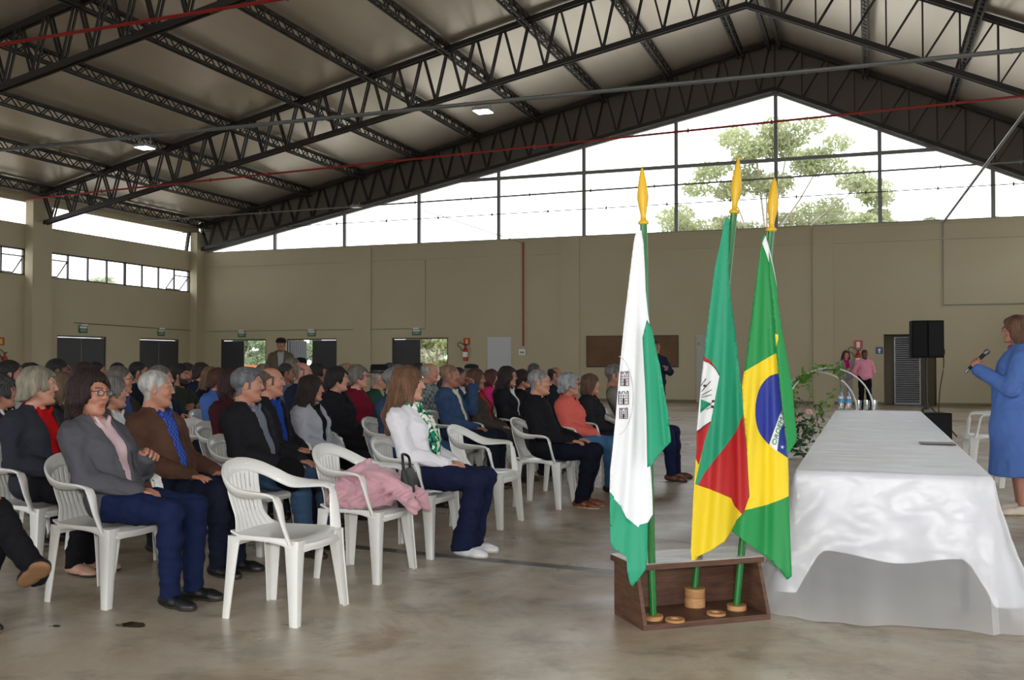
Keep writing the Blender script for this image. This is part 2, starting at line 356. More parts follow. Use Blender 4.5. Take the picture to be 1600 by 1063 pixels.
# purlins
words = ['just left of the ridge'] + ['%s left of the ridge' % w for w in 'second third fourth fifth sixth seventh eighth ninth tenth'.split()]
PX = [-3.9 - 2.339 * i for i in range(10)]
for i, x in enumerate(PX + [.0, 2.45, 4.9]):
    h = .30; z = zroof(x) - .03; mb = MB(); y0, y1 = -6., YB - .2; w = .07
    for dx in (-w, w): mb.bar((x + dx, y0, z - .03), (x + dx, y1, z - .03), .04, .05); mb.bar((x + dx, y0, z - h), (x + dx, y1, z - h), .05, .05)
    k = int((y1 - y0) / .30)
    for j in range(k):
        ya, yb = y0 + j * .30, y0 + (j + 1) * .30
        for dx in (-w, w): mb.bar((x + dx, ya, z - h if j % 2 else z - .03), (x + dx, yb, z - .03 if j % 2 else z - h), .022, .03)
        mb.bar((x - w, ya, z - h), (x + w, yb, z - h), .03, .02)
    lab = 'dark steel lattice purlin under the left roof slope, ' + words[i] if i < 10 else 'dark steel purlin under the right roof slope, %s from the ridge' % ('first', 'second', 'third')[i - 10]
    tag(mb.build('roof_purlin', STEEL), lab, 'purlin')
rb = MB()
for dx in (-.16, .16): rb.bar((XA + dx, -6, 11.72), (XA + dx, YB - .2, 11.72), .12, .16)
tag(rb.build('ridge_beam', STEEL), 'dark double steel beam along the roof ridge', 'roof beam')
# pipes, conduits
def pipe(name, pts, r, m, label, cat='pipe', clips=0):
    mb = MB().tube(pts, r, 8)
    for i in range(clips):
        p = Vector(pts[0]).lerp(Vector(pts[-1]), (i + .5) / clips); mb.box(p - Vector((.02, .02, .05)), p + Vector((.02, .02, .05)))
    return tag(mb.build(name, m, smooth=False), label, cat)
pipe('conduit', [(XL + .3, 20, 6.95), (XR - .1, 20, 7.05)], .045, PIPEG, 'thick grey pipe spanning the hall below the roof and carrying two lit lamps', 'conduit', 18)
pipe('conduit', [(XL + .3, 30, 6.62), (XR - .1, 30, 6.85)], .028, PIPEG, 'thin grey conduit spanning the hall in front of the gable glass', 'conduit', 16)
pipe('cable', [(XL + .5, 31.6, 6.35), (XR - .1, 31.6, 6.50)], .014, STEEL, 'thin dark cable crossing the gable glass just above its sill', 'cable', 16)
pipe('fire_pipe', [(-19.6, 16.0, 8.05), (4.3, 16.0, 8.45)], .035, REDP, 'red fire pipe beside the nearest truss at top left', 'pipe', 14)
pipe('fire_pipe', [(XL + .4, 24.4, 6.55), (XR - .2, 24.4, 7.35)], .028, REDP, 'thin red fire pipe crossing the hall in front of the gable', 'pipe', 16)
p0 = Vector((2.25, YB - .1, 5.72)); p1 = Vector((4.05, 24.0, 7.9)); pipe('brace_rod', [p0, p1], .04, mat('pale_grey_rod', (150, 152, 152), .4, .2), 'pale slanting brace rod in front of the right gable glass', 'rod')
pipe('conduit', [(xw(665), YB - .25, 7.0), (xw(818), YB - .04, ZW - .12)], .014, PIPEG, 'thin slanting conduit running down to the red wall pipe', 'conduit')
tag(MB().tube([(xw(818), YB - .04, ZW - .1), (xw(818), YB - .04, 1.95)], .028, 8).build('fire_pipe', REDP), 'red vertical pipe on the far wall', 'pipe')
t = thing('switch_box', 'small white box at the foot of the red wall pipe', 'box'); x = xw(817); MB().box((x - .13, YB - .09, 1.62), (x + .13, YB - .005, 1.84)).build('case', WHITE, t, bevel=.01); MB().box((x - .08, YB - .095, 1.69), (x + .08, YB - .09, 1.75)).build('window', GREYM, t)
tag(MB().tube([(xw(322), YB - .03, 2.62), (xw(665), YB - .03, 2.62), (xw(665), YB - .03, ZW - .6)], .014, 6).build('conduit', GREYM), 'thin conduit above the doors of the far wall turning upwards', 'conduit')
tag(MB().tube([(XL + .03, 26.9, 2.72), (XL + .03, YB - .1, 2.64)], .013, 6).build('conduit', mat('brownish_conduit', (120, 92, 92), .5)), 'thin conduit above the dark doors of the left wall', 'conduit')
tag(MB().tube([(xw(1475), YB - .03, ZW - .1), (xw(1475), YB - .03, 3.15), (XR - .3, YB - .03, 3.15)], .018, 6).build('conduit', GREYM), 'grey conduit stepping down the right end of the far wall', 'conduit')
# lamps
LAMP = mat('lit_lamp', (255, 255, 255), .3, emit=14.)
for (u, v, d, lab, on) in ((228, 231, 24.6, 'lit flood lamp hanging left under the thick grey pipe', 1), (754, 172, 21.45, 'lit flood lamp hanging over the middle of the hall', 1), (551, 322, 33.6, 'small unlit lamp on the thin conduit before the gable', 0)):
    p = at(u, v, d); p.y = 20 if on else 30; t = thing('flood_lamp', lab, 'lamp', p); q = .19 if on else .15
    MB().prism([(-q, -q, 0), (q, -q, 0), (q, q, 0), (-q, q, 0)], (0, 0, .07)).build('housing', GREYM, t, bevel=.01)
    MB().box((-q + .02, -q + .02, -.012), (q - .02, q - .02, 0)).build('diffuser', LAMP if on else WHITE, t)
    b = MB(); zt = 6.95 + (p.x - XL) * .1 / 32 - p.z if on else .08
    for s_ in (-1, 1): b.bar((s_ * q, 0, .04), (s_ * q * .8, 0, max(zt, .15)), .02, .02)
    b.build('bracket', GREYM, t)

# signs and extinguishers on the walls
SGN = mat('green_sign', (22, 104, 66), .4); SGD = mat('dark_green_sign', (20, 44, 34), .4); SWH = mat('sign_white', (232, 234, 228), .4); SRD = mat('sign_red', (186, 44, 34), .4); SYL = mat('sign_yellow', (214, 190, 80), .4)
def text_mesh(txt, size):
    cu = bpy.data.curves.new('lettering', 'FONT'); cu.body = txt; cu.size = size; cu.align_x = 'CENTER'; cu.align_y = 'CENTER'
    o = bpy.data.objects.new('lettering', cu); COL.objects.link(o); dg = bpy.context.evaluated_depsgraph_get()
    me = bpy.data.meshes.new_from_object(o.evaluated_get(dg)); bpy.data.objects.remove(o); return me
def wall_frame(wall, s, z):
    """matrix: local x along the wall to the viewer's right, y up, z out of the wall"""
    if wall == 'far': return Matrix(((1, 0, 0, s), (0, 0, -1, YB), (0, 1, 0, z), (0, 0, 0, 1)))
    return Matrix(((0, 0, 1, XL), (1, 0, 0, s), (0, 1, 0, z), (0, 0, 0, 1)))
def sign(wall, s, z, w, h, m, txt, label, arrow=0, lamp=False, name='exit_sign'):
    t = thing(name, label, 'sign'); t.matrix_world = wall_frame(wall, s, z)
    MB().box((-w / 2, -h / 2, .006), (w / 2, h / 2, .02)).build('plate', m, t)
    g = MB()
    if arrow: 
        x = w * .24 * arrow; g.prism([(x - .07, .02, .021), (x + .01, .02, .021), (x + .01, .05, .021), (x + .075, 0, .021), (x + .01, -.05, .021), (x + .01, -.02, .021), (x - .07, -.02, .021)], (0, 0, .003))
        x = -w * .22 * arrow; g.lathe([(.018, .021), (.018, .024)], (x, .055, 0), 8)
        g.prism([(x - .02, .03, .021), (x + .03, .03, .021), (x + .01, -.02, .021), (x + .045, -.07, .021), (x + .02, -.07, .021), (x - .01, -.03, .021), (x - .05, -.06, .021), (x - .05, -.03, .021), (x - .02, -.01, .021)], (0, 0, .003))
        g.build('symbol', SWH, t)
    if txt:
        me = text_mesh(txt, h * .42); me.materials.append(SWH); o = bpy.data.objects.new('lettering', me); COL.objects.link(o); o.parent = t; o.location = (0, -h * .14, .022)
    if lamp:
        MB().box((-w * .35, h / 2, .01), (w * .35, h / 2 + .07, .09)).build('emergency_lamp', WHITE, t, bevel=.01)
        if txt: MB().box((-w * .42, h * .16, .0205), (w * .42, h * .42, .0225)).build('stripe', SWH, t)
    return t
def yl(u):
    t = (u - 800) / FPX; c, s = math.cos(YAW), math.sin(YAW); return XL * (t * s + c) / (t * c - s)
sign('left', yl(129), 2.5, .40, .24, SGN, 'SAÍDA', 'green exit sign over the left one of the closed dark double doors', lamp=True)
sign('left', yl(251), 2.5, .40, .24, SGN, 'SAÍDA', 'green exit sign over the right one of the closed dark double doors', lamp=True)
for u, lab in ((378, 'green exit sign over the open door nearest the hall corner'), (487, 'green exit sign over the door beside the standing man in a cap'), (651, 'green exit sign over the open door with greenery behind')):
    sign('far', xw(u), 2.48, .36, .22, SGN, 'SAÍDA', lab, lamp=True)
sign('far', xw(892), 2.42, .34, .17, SGD, None, 'dark exit sign with arrow left of the brown hatch', 1)
sign('far', xw(1287), 2.42, .34, .17, SGD, None, 'dark exit sign with arrow on the pilaster above the two people in pink', 1)
def xsign(wall, s, z, lab, q=.25):
    t = thing('fire_sign', lab, 'sign'); t.matrix_world = wall_frame(wall, s, z)
    MB().box((-q / 2, -q / 2, .004), (q / 2, q / 2, .015)).build('plate', SRD, t); MB().box((-q * .2, -q * .35, .0155), (q * .2, q * .32, .018)).build('symbol', SYL if q < .26 else SWH, t)
xsign('far', xw(729.5), 2.13, 'small red fire sign above the extinguisher by the open door'); xsign('far', xw(1341), 1.93, 'red and white fire sign above the two people in pink', .27); xsign('left', yl(1), 2.02, 'small red fire sign at the left edge of the photograph')
def extinguisher(wall, s, z, lab):
    t = thing('fire_extinguisher', lab, 'fire extinguisher'); t.matrix_world = wall_frame(wall, s, z)
    rz = Matrix.Rotation(-math.pi / 2, 4, 'X')
    MB().lathe([(.02, -.27), (.085, -.26), (.09, -.2), (.09, .13), (.07, .19), (.03, .23), (.03, .26)], n=14, m=Matrix.Translation((0, 0, .12)) @ rz).build('tank', SRD, t, smooth='auto')
    MB().lathe([(.092, -.12), (.092, .06)], n=14, m=Matrix.Translation((0, 0, .12)) @ rz).build('label_band', SWH, t)
    k = MB().bar((-.03, .30, .12), (.09, .33, .12), .03, .02); k.bar((0, .25, .12), (0, .31, .12), .04, .04); k.build('valve', STEEL, t)
    MB().tube([(0, .27, .12), (-.10, .36, .14), (-.22, .42, .14), (-.30, .36, .14), (-.28, .27, .14), (-.18, .22, .14), (-.12, .1, .16)], .014, 6).build('hose', STEEL, t, smooth=True)
extinguisher('far', xw(729), 1.68, 'red fire extinguisher on the far wall beside the open door'); extinguisher('far', xw(1341), 1.44, 'red fire extinguisher behind the two people in pink'); extinguisher('left', yl(3), 1.35, 'red fire extinguisher at the left edge of the photograph')
t = thing('blue_sign', 'small blue square sign beside the recessed slatted door', 'sign'); t.matrix_world = wall_frame('far', xw(1374), 1.74); MB().box((-.11, -.11, .004), (.11, .11, .014)).build('plate', mat('sign_blue', (36, 66, 130), .4), t); MB().lathe([(.04, .0145), (.04, .018)], (0, .02, 0), 10).box((-.02, -.08, .0145), (.02, .0, .018)).build('symbol', SWH, t)

# marks on the floor
a, b_ = ground(300, 829), ground(962, 893); dv = (b_ - a).normalized(); nv = Vector((-dv.y, dv.x, 0)) * .055
a = a - dv * 6; tag(MB().prism([a - nv, b_ - nv, b_ + nv, a + nv], (0, 0, .002)).build('floor_strip', mat('worn_metal_strip', (112, 114, 112), .35, .25, var=((82, 82, 80), 3))), 'worn grey strip let into the concrete floor', 'strip')
WET = mat('wet_patch', (74, 60, 44), .06)
random.seed(3)
for u, v, ru, lab in ((210, 974, .075, 'wet puddle on the concrete in front of the grey cardigan woman'), (91, 976, .03, 'small dark wet spot at lower left of the floor')):
    p = ground(u, v); pts = [(p.x + ru * (1 + .25 * math.sin(3 * q + u)) * math.cos(q), p.y + .8 * ru * (1 + .2 * math.cos(2 * q)) * math.sin(q), .0005) for q in [i * math.pi / 10 for i in range(20)]]
    tag(MB().prism(pts, (0, 0, .0012)).build('puddle', WET), lab, 'puddle')

# ------------------------------------------------------------------ outside
GR = mat('light_bounce_ground', (192, 190, 184), .9, var=((176, 172, 160), .2)); struct(MB().box((-160, YB + .25, -.35), (90, 260, -.15)).box((-160, -60, -.35), (XL - .25, YB + .25, -.15)).box((XR + .25, -60, -.35), (90, YB + .25, -.15)).box((XL - .25, -60, -.35), (XR + .25, YN - .2, -.15)).build('ground', GR))  # ground made pale to bounce daylight up onto the roof
LEAFM = [mat('pale_leaves', (176, 182, 152), .6, trans=.4), mat('mid_leaves', (128, 144, 110), .6, trans=.35), mat('yellowish_leaves', (160, 166, 122), .6, trans=.4)]  # leaf colours lightened, the outdoor haze is put into them
BARK = mat('pale_bark', (140, 130, 116), .8)
def crown(mb, c, r, n, size, rnd, mi=0):
    for _ in range(n):
        while True:
            q = Vector((rnd.uniform(-1, 1), rnd.uniform(-1, 1), rnd.uniform(-1, 1)))
            if .25 < q.length < 1: break
        p = Vector(c) + Vector((q.x * r[0], q.y * r[1], q.z * r[2])); a = Vector((rnd.gauss(0, 1), rnd.gauss(0, 1), rnd.gauss(0, 1))).normalized(); b = a.orthogonal().normalized(); w = size * rnd.uniform(.6, 1.3)
        mb.add([p - a * w, p + b * w * .45, p + a * w, p - b * w * .45], [(0, 1, 2, 3)], mi)
def tree(lab, x, y, h, w, leaf, blobs, seed, size=.3, trunk=.25, grp=None):
    rnd = random.Random(seed); t = thing('tree', lab, 'tree', (x, y, -.2), 0, grp); tr = MB(); mb = MB()
    top = Vector((0, 0, h * .55)); tr.tube([(0, 0, 0), (.1, 0, h * .25), top], [trunk, trunk * .8, trunk * .55], 7)
    for (bx, bz, br) in blobs:
        c = Vector((bx * w, rnd.uniform(-.3, .3) * w, bz * h)); tr.tube([top - Vector((0, 0, h * .2 * rnd.random())), c.lerp(top, .4) + Vector((0, 0, -.02 * h)), c], [trunk * .4, trunk * .25, trunk * .1], 5)
        for k in range(7):
            o = Vector((rnd.uniform(-1, 1), rnd.uniform(-1, 1), rnd.uniform(-.6, .6))) * br * w * .7; crown(mb, c + o, (br * w * .5, br * w * .5, br * w * .28), int(260), size * .62, rnd)
    tr.build('trunk', BARK, t); mb.build('foliage', leaf, t, fix=False); return t
p = at(1200, 567, 62)
tree('big airy tree seen through the gable glass', p.x, p.y, 16.4, 6.2, LEAFM[2], [(-.1, .93, .36), (.25, .95, .33), (-.45, .80, .33), (.55, .84, .3), (0, .78, .33), (.85, .72, .34), (.5, .66, .33), (-.75, .64, .36), (-.3, .62, .28), (.2, .62, .28), (.75, .56, .32), (-.7, .50, .3), (1., .62, .22), (-.9, .56, .25), (.4, .52, .28)], 4, .26, .22)
p = at(1600, 567, 60); tree('thin tree at the right edge of the gable glass', p.x, p.y, 11.0, 2.6, LEAFM[0], [(-.3, .9, .4), (.4, .95, .4), (0, .75, .4), (-.5, .7, .3)], 5, .25, .12)
p = at(1420, 567, 90); tree('low distant tree just above the gable sill', p.x, p.y, 14.6, 4.5, LEAFM[1], [(-.4, .93, .3), (.3, .95, .3), (0, .8, .5), (.8, .9, .25)], 6, .35, .25)
# palm beyond the left wall
p = at(160, 567, 52); t = thing('palm_tree', 'pale palm tree outside the left wall windows', 'tree', (p.x, p.y, -.2)); MB().tube([(0, 0, 0), (.1, 0, 3.0), (0, 0, 5.6)], [.22, .17, .14], 8).build('trunk', BARK, t)
rnd = random.Random(2); mb = MB()
for i in range(22):
    a = i * 2.4; el = rnd.uniform(-.1, 1.2); L_ = rnd.uniform(1.7, 2.3); prev = None
    for k in range(13):
        s_ = k / 12 * L_; z = 5.6 + s_ * math.sin(el) - .42 * s_ * s_; r = s_ * math.cos(el) * .9; c = Vector((r * math.cos(a), r * math.sin(a), z))
        if prev is not None:
            side = Vector((-math.sin(a), math.cos(a), 0)); w = .42 * math.sin(math.pi * min(1, .15 + k / 13))
            for s2 in (-1, 1):
                for q in range(3):
                    b0 = prev.lerp(c, q / 3); mb.add([b0, b0 + (c - prev) * .22, b0 + side * s2 * w + (c - prev) * .8 - Vector((0, 0, .3 * w)), b0 + side * s2 * w + (c - prev) * .7 - Vector((0, 0, .32 * w))], [(0, 1, 2, 3)])
        prev = c
mb.build('fronds', LEAFM[0], t, fix=False)
# distant tree line seen through the doors
for i, (u, d, h, w, lf) in enumerate(((385, 95, 4.6, 4.5, 1), (405, 100, 5.0, 4.5, 1), (466, 120, 5.0, 5, 1), (492, 80, 6.5, 4, 1), (665, 62, 5.0, 2.6, 0), (682, 48, 3.6, 2.6, 2), (700, 76, 7, 3, 0), (655, 70, 6.6, 3, 1))):
    p = at(u, 567, d); tree('hazy tree in the tree line outside the far wall doors', p.x, p.y, h, w * .7, LEAFM[lf], [(-.5, .7, .4), (.5, .7, .4), (0, .9, .4), (-.6, .35, .4), (.6, .35, .4), (0, .4, .4)], 20 + i, .28, .15, 'tree line outside the doors')
p = at(398, 567, 44); tag(MB().box((p.x - 3, p.y, -.2), (p.x + 3, p.y + .2, 1.25)).build('brick_wall', mat('orange_brick', (190, 110, 70), .8)), 'low orange wall seen through the open corner door', 'wall')
# ------------------------------------------------------------------ figures
def smin(a, b, k):
    h = np.clip(.5 + .5 * (b - a) / k, 0, 1)
    return b * (1 - h) + a * h - k * h * (1 - h)

class Sdf:
    """signed distance volume; round cones and ellipsoids are melted together, then skinned"""
    def __init__(s, lo, hi, res):
        s.lo = np.array(lo, float); s.res = res
        s.n = np.ceil((np.array(hi, float) - s.lo) / res).astype(int) + 1
        s.f = np.full(s.n, .25, np.float32)
    def ax(s, i, sl): return (s.lo[i] + np.arange(sl.start, sl.stop) * s.res).astype(np.float32)
    def box(s, lo, hi):
        sl = []
        for i in range(3):
            a = int(max(0, math.floor((lo[i] - s.lo[i]) / s.res))); b = int(min(s.n[i], math.ceil((hi[i] - s.lo[i]) / s.res) + 1))
            if b <= a: return None
            sl.append(slice(a, b))
        return tuple(sl)
    def pts(s, sl):
        return s.ax(0, sl[0])[:, None, None], s.ax(1, sl[1])[None, :, None], s.ax(2, sl[2])[None, None, :]
    def put(s, sl, d, k, op):
        g = s.f[sl]
        if op == 'add': s.f[sl] = smin(g, d, k)
        else: s.f[sl] = -smin(-g, d, k)
    def cone(s, a, b, ra, rb, k=.03, op='add'):
        a = np.array(a, float); b = np.array(b, float); m = max(ra, rb) + k + 2.5 * s.res
        sl = s.box(np.minimum(a, b) - m, np.maximum(a, b) + m)
        if sl is None: return
        X, Y, Z = s.pts(sl); ab = b - a; L = max(float(ab @ ab), 1e-9)
        t = np.clip(((X - a[0]) * ab[0] + (Y - a[1]) * ab[1] + (Z - a[2]) * ab[2]) / L, 0, 1)
        d = np.sqrt((X - a[0] - t * ab[0]) ** 2 + (Y - a[1] - t * ab[1]) ** 2 + (Z - a[2] - t * ab[2]) ** 2) - (ra + (rb - ra) * t)
        s.put(sl, d, k, op)
    def chain(s, pts, rs, k=.03, op='add'):
        for i in range(len(pts) - 1): s.cone(pts[i], pts[i + 1], rs[i], rs[i + 1], k, op)
    def ell(s, c, r, k=.03, op='add', ry=0., rz=0.):
        m = max(r) + k + 2.5 * s.res; c = np.array(c, float)
        sl = s.box(c - m, c + m)
        if sl is None: return
        X, Y, Z = s.pts(sl); X = X - c[0]; Y = Y - c[1]; Z = Z - c[2]
        if rz: cz, sz = math.cos(rz), math.sin(rz); X, Y = X * cz + Y * sz, -X * sz + Y * cz
        if ry: cy, sy = math.cos(ry), math.sin(ry); X, Z = X * cy - Z * sy, X * sy + Z * cy
        q = np.sqrt((X / r[0]) ** 2 + (Y / r[1]) ** 2 + (Z / r[2]) ** 2)
        g = np.sqrt((X / r[0] ** 2) ** 2 + (Y / r[1] ** 2) ** 2 + (Z / r[2] ** 2) ** 2) + 1e-9
        s.put(sl, q * (q - 1) / g, k, op)
    def cut(s, fn):
        sl = tuple(slice(0, n) for n in s.n); X, Y, Z = s.pts(sl)
        s.f = np.maximum(s.f, fn(X, Y, Z)).astype(np.float32)
    def bump(s, fn):
        sl = tuple(slice(0, n) for n in s.n); X, Y, Z = s.pts(sl)
        s.f = (s.f + fn(X, Y, Z)).astype(np.float32)
    def mesh(s):
        F = np.pad(s.f, 1, constant_values=.2); lo = s.lo - s.res; ins = F < 0
        c = np.zeros(np.array(F.shape) - 1, np.uint8)
        for i in (0, 1):
            for j in (0, 1):
                for k in (0, 1): c += ins[i:F.shape[0] - 1 + i, j:F.shape[1] - 1 + j, k:F.shape[2] - 1 + k]
        act = (c > 0) & (c < 8); idx = np.full(act.shape, -1, np.int64); I = np.argwhere(act); idx[act] = np.arange(len(I))
        acc = np.zeros((len(I), 3)); cnt = np.zeros(len(I))
        for ax in range(3):
            o1, o2 = [q for q in range(3) if q != ax]
            for u in (0, 1):
                for v in (0, 1):
                    P = I.copy(); P[:, o1] += u; P[:, o2] += v; Q = P.copy(); Q[:, ax] += 1
                    f0 = F[P[:, 0], P[:, 1], P[:, 2]]; f1 = F[Q[:, 0], Q[:, 1], Q[:, 2]]; m = (f0 < 0) != (f1 < 0)
                    t = f0[m] / (f0[m] - f1[m]); R = P[m].astype(float); R[:, ax] += t
                    acc[m] += R; cnt[m] += 1
        V = acc / np.maximum(cnt, 1)[:, None] * s.res + lo; quads = []
        for ax in range(3):
            o1, o2 = (ax + 1) % 3, (ax + 2) % 3
            A = [slice(None)] * 3; B = [slice(None)] * 3; A[ax] = slice(0, -1); B[ax] = slice(1, None)
            a = ins[tuple(A)]; b = ins[tuple(B)]; E = np.argwhere(a != b)
            ok = (E[:, o1] > 0) & (E[:, o2] > 0) & (E[:, o1] < act.shape[o1]) & (E[:, o2] < act.shape[o2]); E = E[ok]
            def cell(d1, d2):
                Q = E.copy(); Q[:, o1] -= d1; Q[:, o2] -= d2; return idx[Q[:, 0], Q[:, 1], Q[:, 2]]
            q = np.stack([cell(0, 0), cell(1, 0), cell(1, 1), cell(0, 1)], 1)
            fl = ~a[E[:, 0], E[:, 1], E[:, 2]]; q[fl] = q[fl][:, ::-1]
            quads.append(q)
        return V, np.concatenate(quads)

def np_mesh(name, parts, nmat=0):
    """parts: list of (V, Q, material index array or int) joined into one mesh data"""
    Vs, Qs, Ms, o = [], [], [], 0
    for V, Q, M in parts:
        Vs.append(V); Qs.append(Q + o); Ms.append(np.full(len(Q), M) if np.isscalar(M) else M); o += len(V)
    V = np.concatenate(Vs); Q = np.concatenate(Qs); M = np.concatenate(Ms)
    me = bpy.data.meshes.new(name); me.vertices.add(len(V)); me.vertices.foreach_set('co', V.astype(np.float32).ravel())
    me.loops.add(len(Q) * 4); me.loops.foreach_set('vertex_index', Q.astype(np.int32).ravel())
    me.polygons.add(len(Q)); me.polygons.foreach_set('loop_start', (np.arange(len(Q)) * 4).astype(np.int32))
    for _ in range(max(nmat, int(M.max()) + 1)): me.materials.append(None)
    me.polygons.foreach_set('material_index', M.astype(np.int32)); me.polygons.foreach_set('use_smooth', np.ones(len(Q), bool))
    me.update(calc_edges=True); return me

def noise3(X, Y, Z, s, seed=0):
    a = np.sin(X * s + 1.7 * np.sin(Z * s * .7 + seed) + seed) * np.sin(Y * s * 1.1 + 1.3 * np.sin(X * s * .6 + 2 * seed)) * 1.
    return a + .6 * np.sin(Z * s * 1.3 + 2 * np.sin(Y * s * .8 + seed) + X * s * .5)

_hc = {}
def head_geo(fem, old, res):
    key = (fem, old, res)
    if key in _hc: return _hc[key]
    s = Sdf((-.15, -.11, -.20), (.15, .11, .15), res); w = .95 if fem else 1.
    s.ell((-.012, 0, .030), (.098, .076 * w, .087), .01)
    s.ell((.030, 0, -.035), (.058, .057 * w, .078), .03)
    for y in (-1, 1):
        s.cone((-.005, y * .052 * w, -.045), (.055, y * .024 * w, -.092), .020, .019, .03)
        s.ell((.058, y * .037 * w, -.022), (.028, .024, .026), .02)
        s.cone((.072, y * .046 * w, .026), (.083, y * .013, .028), .012, .011, .02)
        s.ell((-.004, y * .076 * w, -.004), (.019, .009, .031), .006, ry=.25)
        s.ell((.002, y * .084 * w, .0), (.010, .005, .019), .004, 'sub')
    s.ell((.072, 0, -.098), (.023, .021 * w, .017), .02)
    s.cone((.087, 0, .022), (.1065, 0, -.020), .0068, .0098, .013)
    for y in (-1, 1): s.ell((.094, y * .010, -.024), (.010, .0070, .0070), .008)
    for y in (-1, 1):
        s.ell((.100, y * .031, .009), (.017, .017, .0105), .012, 'sub')
        s.ell((.0765, y * .031, .0085), (.0125, .0135, .0115), .002)
    s.cone((.078, -.021, -.056), (.0855, 0, -.0525), .0042, .0055, .010); s.cone((.078, .021, -.056), (.0855, 0, -.0525), .0042, .0055, .010)
    s.cone((.077, -.019, -.064), (.0835, 0, -.0655), .0045, .0060, .010); s.cone((.077, .019, -.064), (.0835, 0, -.0655), .0045, .0060, .010)
    s.cone((.0905, -.020, -.0595), (.0905, .020, -.0595), .0020, .0020, .003, 'sub')
    s.ell((.092, 0, -.081), (.010, .02, .006), .01, 'sub')
    if old:
        for y in (-1, 1): s.cone((.098, y * .020, -.034), (.090, y * .036, -.062), .003, .003, .008, 'sub')
        s.ell((.030, 0, -.100), (.035, .032, .020), .03)
    nr = .050 if fem else .058
    s.cone((-.025, 0, -.05), (-.045, 0, -.20), nr, nr + .006, .03)
    V, Q = s.mesh(); C = V[Q].mean(1); M = np.zeros(len(Q), int); ay = np.abs(C[:, 1])
    e = ((C[:, 1] - np.sign(C[:, 1]) * .031) / .0135) ** 2 + ((C[:, 2] - .0085) / .0062) ** 2
    M[(e < 1) & (C[:, 0] > .076)] = 2
    i = ((C[:, 1] - np.sign(C[:, 1]) * .031) ** 2 + (C[:, 2] - .009) ** 2) < .0055 ** 2
    M[i & (C[:, 0] > .080)] = 3
    bz = .0285 + .004 * np.cos((ay - .032) / .02 * 1.3)
    M[(np.abs(C[:, 2] - bz) < .0042) & (ay > .012) & (ay < .052) & (C[:, 0] > .07)] = 4
    l = (ay / .021) ** 2 + ((C[:, 2] + .0595) / .0085) ** 2
    M[(l < 1) & (C[:, 0] > .076)] = 1
    hx = np.interp(C[:, 0], [-.12, -.065, -.034, -.030, .010, .012, .027, .030, .048, .070, .075, .1], [-.085, -.078, -.062, .032, .032, -.028, -.026, .034, .046, .066, .072, .074])
    M[(C[:, 2] > hx) & (ay < .082) & (M == 0)] = 5
    ear = (np.abs(C[:, 0] + .004) < .018) & (ay > .070) & (np.abs(C[:, 2] + .004) < .03); M[ear & (M == 5)] = 0
    _hc[key] = (V, Q, M); return _hc[key]

